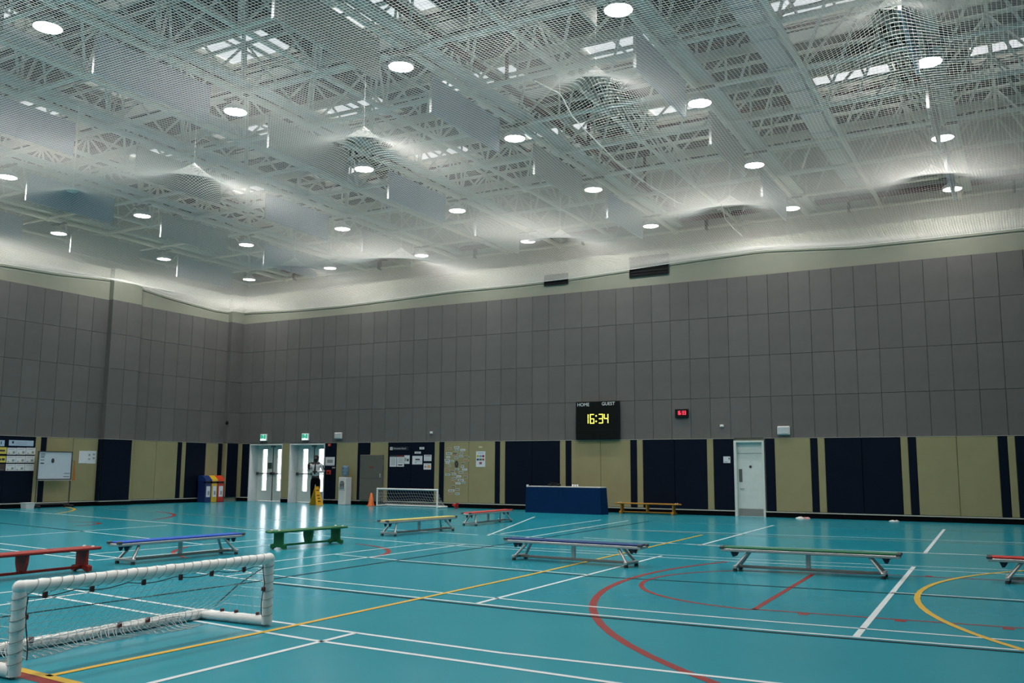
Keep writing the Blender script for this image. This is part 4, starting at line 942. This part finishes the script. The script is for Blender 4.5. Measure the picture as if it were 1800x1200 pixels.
# ------------------------------------------------------------------ goals
GW = mat('goal_white', (.74, .75, .74), .45, var=.06, scale=6)
NETG = mat('goal_net_cord', (.62, .63, .62), .8)
def goal(loc, rz, W, H, Dp, R, label, detail=True, pitch=.075):
    # opening faces +x local; posts at y=0 and y=W; back bar at x=-Dp
    t = thing('football_goal', loc, label, 'goal', rz=rz, group='small football goals')
    def sleeve(p, q, n=12):
        p, q = Vector(p), Vector(q); k = max(2, int((q - p).length / .05)); pts = [p + (q - p) * (i / k) for i in range(k + 1)]
        rn_ = random.Random(int(p.x * 31 + q.z * 17 + q.y * 7))
        m_ = MB(); m_.tube(pts, R, n)
        if detail:
            for i, pt in enumerate(pts):
                f = 1 + rn_.uniform(-.10, .06)
                for j in range(n):
                    v = Vector(m_.v[i * n + j]); m_.v[i * n + j] = tuple(pt + (v - pt) * f)
        return m_
    obj('crossbar', sleeve((0, -.0, H), (0, W, H)), GW, t)
    for y in (0, W):
        obj('post', sleeve((0, y, R * .4), (0, y, H)), GW, t)
        obj('corner_elbow', MB().ball((0, y, H), R * 1.08, 8), GW, t)
        obj('ground_bar', sleeve((0, y, R), (-Dp, y, R)), GW, t)
        obj('corner_elbow', MB().ball((-Dp, y, R), R * 1.02, 8), GW, t)
    obj('back_bar', sleeve((-Dp, 0, R), (-Dp, W, R)), GW, t)
    n = MB(); rs = .0016 if detail else .0035
    def back(u, v):   # u along width, v 0 top .. 1 bottom
        sag = .10 * math.sin(math.pi * v) * (1 + .25 * math.sin(u * 3.1))
        return (-Dp * v * (.88 + .12 * v) - sag * .35, u + .012 * math.sin(9 * v + u * 5), H - .02 - (H - 2 * R) * v - sag)
    sl = math.hypot(Dp, H); nv = int(sl / pitch)
    ns = 24 if detail else 10
    for i in range(nv + 1): n.tube([back(W * k / ns, i / nv) for k in range(ns + 1)], rs, 3, cap=False)
    for i in range(int(W / pitch) + 1): n.tube([back(min(W, i * pitch), k / 10) for k in range(11)], rs, 3, cap=False)
    for y in (0, W):
        m = int(Dp / pitch)
        for i in range(1, m + 1):
            x = -Dp * i / m; zt = max(R * 1.5, H * (1 - i / m) - .08 * math.sin(math.pi * i / m)); n.tube([(x, y, R), (x, y, zt)], rs, 3, cap=False)
        for i in range(1, int(H / pitch)):
            z = i * pitch; x = -Dp * max(0, (1 - z / H)) * .9; n.tube([(0, y, z), (x, y, z)], rs, 3, cap=False)
    o = obj('net', n, NETG, t)
    if detail:
        s = MB()   # slack net lying on the floor inside the goal
        def slack(u, y_):   # u 0 at the bar .. 1 at the loose edge
            return (-Dp + R * .9 + u * (.24 + .04 * math.sin(y_ * 4.3)), y_ + .02 * math.sin(u * 6 + y_ * 7), .006 + .05 * max(0, 1 - u * 3.2) ** 1.5 + .012 * max(0, math.sin(y_ * 11 + u * 5)))
        for k in range(8):
            s.tube([slack(k / 7, y_) for y_ in np.linspace(.06, W - .25, 60)], .0026, 3, cap=False)
        for y_ in np.arange(.06, W - .25, .038):
            s.tube([slack(u, y_ + .03 * (u if int(y_ / .038) % 2 else -u)) for u in (0, .15, .3, .5, .75, 1)], .0026, 3, cap=False)
        obj('slack_net', s, NETG, t)
        lc = MB()
        for y_ in np.arange(.08, W - .05, .085):
            lc.tube([((R + .003) * math.cos(a), y_ + .03 * math.sin(a), H + (R + .003) * math.sin(a)) for a in np.linspace(0, 6.283, 15)[:-1]], .0018, 3, closed=True)
        for yy in (0, W):
            for z in np.arange(.10, H - .05, .065): lc.tube([((R + .003) * math.cos(a), yy + (R + .003) * math.sin(a), z + .015 * math.sin(a)) for a in np.linspace(0, 6.283, 15)[:-1]], .0018, 3, closed=True)
        for y_ in np.arange(.05, W, .07): lc.tube([(-Dp + (R + .003) * math.cos(a), y_ + .03 * math.sin(a), R + (R + .003) * math.sin(a)) for a in np.linspace(0, 6.283, 13)[:-1]], .0018, 3, closed=True)
        obj('lacing', lc, mat('lacing_grey', (.17, .16, .15), .8), t)['kind'] = 'stuff'
        dr = MB().tube([(-.03, y_, H - R - .012 - .022 * abs(math.sin(y_ * math.pi / .42))) for y_ in np.linspace(.03, W - .03, 60)], .004, 4)
        obj('edge_cord', dr, CORD, t)
        obj('edge_cord', MB().tube([(.01, W - R - .01 - .03 * abs(math.sin(z * 9)), z) for z in np.linspace(.10, H - .04, 14)], .004, 4), CORD, t)
        obj('edge_cord', MB().tube([(.02, R + .01 + .015 * math.sin(z * 12), z) for z in np.linspace(.10, H - .06, 14)], .004, 4), CORD, t)
        obj('brace_cord', MB().tube([(-.01, W - .03, H - .06), (-.3, W - .03, .32), (-.55, W - .03, .13)], .005, 4), CORD, t)
        for i, y_ in enumerate((.20, .55, .98, 1.32, 1.63, 1.98)): obj('clip', MB().bev(-.045, -.02, y_ - .014, y_ + .014, H - R - .045, H - R + .012, .004), CLIP, t)
        for yy, z in ((R + .01, .36), (W - R - .012, .30)): obj('clip', MB().bev(-.015, .015, yy - .012, yy + .012, z - .015, z + .02, .004), CLIP, t)
        for x in (-.10, -.34, -.50): obj('clip', MB().bev(x - .014, x + .014, W - .014, W + .014, 2 * R - .012, 2 * R + .02, .004), CLIP, t)
        for y_ in (.6, 1.35, 1.62): obj('clip', MB().bev(-Dp + R - .01, -Dp + R + .02, y_ - .015, y_ + .015, .06, .10, .004), CLIP, t)
    return t
goal((-5.555, 3.68, 0), math.radians(1.5), 2.235, .545, .74, .043, 'white padded goal with slack net in the left foreground')
gl_, gr_ = ony(662.5, 872, 26.20), ony(767, 876, 26.05)
goal((gl_[0], 26.22, 0), math.radians(-90 - 2.5), gr_[0] - gl_[0], .60, .55, .032, 'white goal standing near the back wall by the cone', detail=False, pitch=.11)

# ------------------------------------------------------------------ person by the second double door
def skin(name, verts, edges, radii, m, parent, root=0, sub=2):
    me = bpy.data.meshes.new(name); me.from_pydata(verts, edges, [])
    o = bpy.data.objects.new(name, me); me.materials.append(m); link(o, parent)
    sk = o.modifiers.new('skin', 'SKIN'); sk.use_smooth_shade = True
    for i, r in enumerate(radii):
        v = me.skin_vertices[0].data[i]; v.radius = r if isinstance(r, tuple) else (r, r); v.use_root = (i == root)
    s = o.modifiers.new('subdivision', 'SUBSURF'); s.levels = sub; s.render_levels = sub
    return o
class Sk:
    def __init__(s): s.v = []; s.e = []; s.r = []
    def chain(s, pts, start=None):
        last = start; ids = []
        for p, r in pts:
            s.v.append(p); s.r.append(r); i = len(s.v) - 1; ids.append(i)
            if last is not None: s.e.append((last, i))
            last = i
        return ids
SKIN = mat('dark_skin', (.022, .014, .011), .5); SHIRT = mat('white_shirt', (.55, .57, .60), .8); TROU = mat('black_trousers', (.004, .004, .006), .9, spec=.03)
q = ony(554.5, 850, 26.35)
per = thing('person', (q[0], 26.35, 0), 'person in white shirt, dark tie and black trousers standing by the double door', 'person', rz=math.radians(24))
b = Sk()
pel = b.chain([((0, 0, .96), (.13, .09))])[0]
tor = b.chain([((0, 0, 1.12), (.13, .085)), ((0, .0, 1.30), (.15, .095)), ((0, .005, 1.43), (.13, .08)), ((0, 0, 1.50), .055), ((0, -.015, 1.555), .058), ((0, -.022, 1.61), (.074, .088)), ((0, -.015, 1.68), (.078, .092)), ((0, -.008, 1.745), (.058, .068))], pel)
b.chain([((0, -.108, 1.635), .014), ((0, -.122, 1.622), .010)], tor[5])
for s in (-1, 1): b.chain([((s * .083, 0, 1.64), .016)], tor[5])
ARM = {-1: [(-.185, .0, 1.44), (-.275, -.04, 1.20), (-.17, -.24, 1.27)], 1: [(.185, .0, 1.44), (.285, .03, 1.17), (.06, -.22, 1.17)]}
for s in (-1, 1):
    sh, el, wr = ARM[s]
    ids = b.chain([(sh, .058), (tuple((x + y) / 2 for x, y in zip(sh, el)), .047), (el, .042), (tuple((x + y) / 2 for x, y in zip(el, wr)), .037), (wr, .027)], tor[2])
    d = Vector(wr) - Vector(el); d.normalize(); side = d.cross(Vector((0, 0, 1))).normalized(); up = side.cross(d)
    pal = Vector(wr) + d * .06; pi_ = b.chain([(tuple(pal), (.036, .02))], ids[-1])[0]
    for k, (o_, ln) in enumerate(((-.027, .062), (-.009, .074), (.009, .070), (.027, .052))):
        base = pal + up * o_ + d * .03
        b.chain([(tuple(base), .0095), (tuple(base + d * ln * .5 - side * .004 * s), .009), (tuple(base + d * ln * .75 - side * s * .028), .008), (tuple(base + d * ln * .6 - side * s * .05), .007)], pi_)
    tb_ = Vector(wr) + d * .025 + up * .03
    b.chain([(tuple(tb_), .012), (tuple(tb_ + d * .03 + up * .025 - side * s * .01), .010), (tuple(tb_ + d * .055 + up * .03 - side * s * .02), .008)], ids[-1])
for s in (-1, 1):
    b.chain([((s * .095, .0, .86), .09), ((s * .105, -.01, .50), .058), ((s * .11, .015, .30), .055), ((s * .115, .02, .09), .040), ((s * .12, -.05, .045), .040), ((s * .125, -.14, .035), .03)], pel)
body = skin('body', b.v, b.e, b.r, SKIN, per)
c = Sk()
w0 = c.chain([((0, 0, .965), (.155, .115)), ((0, 0, 1.12), (.15, .108)), ((0, .0, 1.30), (.168, .115)), ((0, .005, 1.425), (.135, .09)), ((0, 0, 1.49), .068)])
for s in (-1, 1):
    sh, el, wr = ARM[s]; c.chain([(sh, .078), (tuple((x + y) / 2 for x, y in zip(sh, el)), .064), (el, .056), (tuple(x * .5 + y * .5 for x, y in zip(el, wr)), .048), (tuple(x * .1 + y * .9 for x, y in zip(el, wr)), .038)], w0[2])
skin('shirt', c.v, c.e, c.r, SHIRT, per)
c = Sk(); w0 = c.chain([((0, 0, 1.0), (.15, .11)), ((0, 0, .92), (.155, .115))])
for s in (-1, 1): c.chain([((s * .10, 0, .80), .098), ((s * .108, -.01, .50), .078), ((s * .112, .015, .25), .068), ((s * .115, .02, .09), .064)], w0[1])
skin('trousers', c.v, c.e, c.r, TROU, per)
for s in (-1, 1): skin('shoe', [(s * .117, .055, .045), (s * .118, .0, .05), (s * .122, -.09, .042), (s * .126, -.19, .034)], [(0, 1), (1, 2), (2, 3)], [.042, .05, .044, .032], BLACK, per)
obj('tie', MB().add([(-.02, -.085, 1.475), (.02, -.085, 1.475), (.035, -.128, 1.12), (0, -.13, 1.06), (-.035, -.128, 1.12), (-.02, -.10, 1.475), (.02, -.10, 1.475), (.035, -.142, 1.12), (0, -.144, 1.06), (-.035, -.142, 1.12)], [(0, 1, 2, 3, 4), (9, 8, 7, 6, 5), (0, 5, 6, 1), (1, 6, 7, 2), (2, 7, 8, 3), (3, 8, 9, 4), (4, 9, 5, 0)]), BLACK, per)
for s in (-1, 1): obj('epaulette', MB().bev(*sorted((s * .08, s * .20)), -.05, .03, 1.495, 1.515, .006), BLACK, per)
obj('sleeve_stripe', MB().tube([(.262, -.03, 1.42), (.315, -.03, 1.24)], .016, 6), BLACK, per)
hr = MB()
for i in range(6):
    pass
hr.lathe([(.093, 0), (.094, .03), (.082, .065), (.055, .09), (.02, .104), (.001, .106)], 16, (0, .0, 1.665), False)
o = obj('hair', hr, mat('black_hair', (.006, .005, .005), .8), per); 
for s in (-1, 1): obj('eye', MB().ball((s * .03, -.098, 1.655), .011, 6), mat('eye_white', (.4, .4, .38), .3), per)
obj('mouth', MB().box(-.024, .024, -.104, -.096, 1.585, 1.592), mat('lip', (.05, .02, .02), .5), per)
d = Vector(ARM[-1][2])
t = thing('handheld_device', tuple(per.location), 'small black object held at the chest by the person', 'device', rz=math.radians(24))
obj('casing', MB().bev(d.x - .055, d.x + .045, d.y - .09, d.y - .072, d.z + .0, d.z + .17, .006), BLACK, t); obj('screen', MB().box(d.x - .048, d.x + .038, d.y - .0715, d.y - .071, d.z + .012, d.z + .158), mat('device_screen', (.02, .02, .03), .1), t)
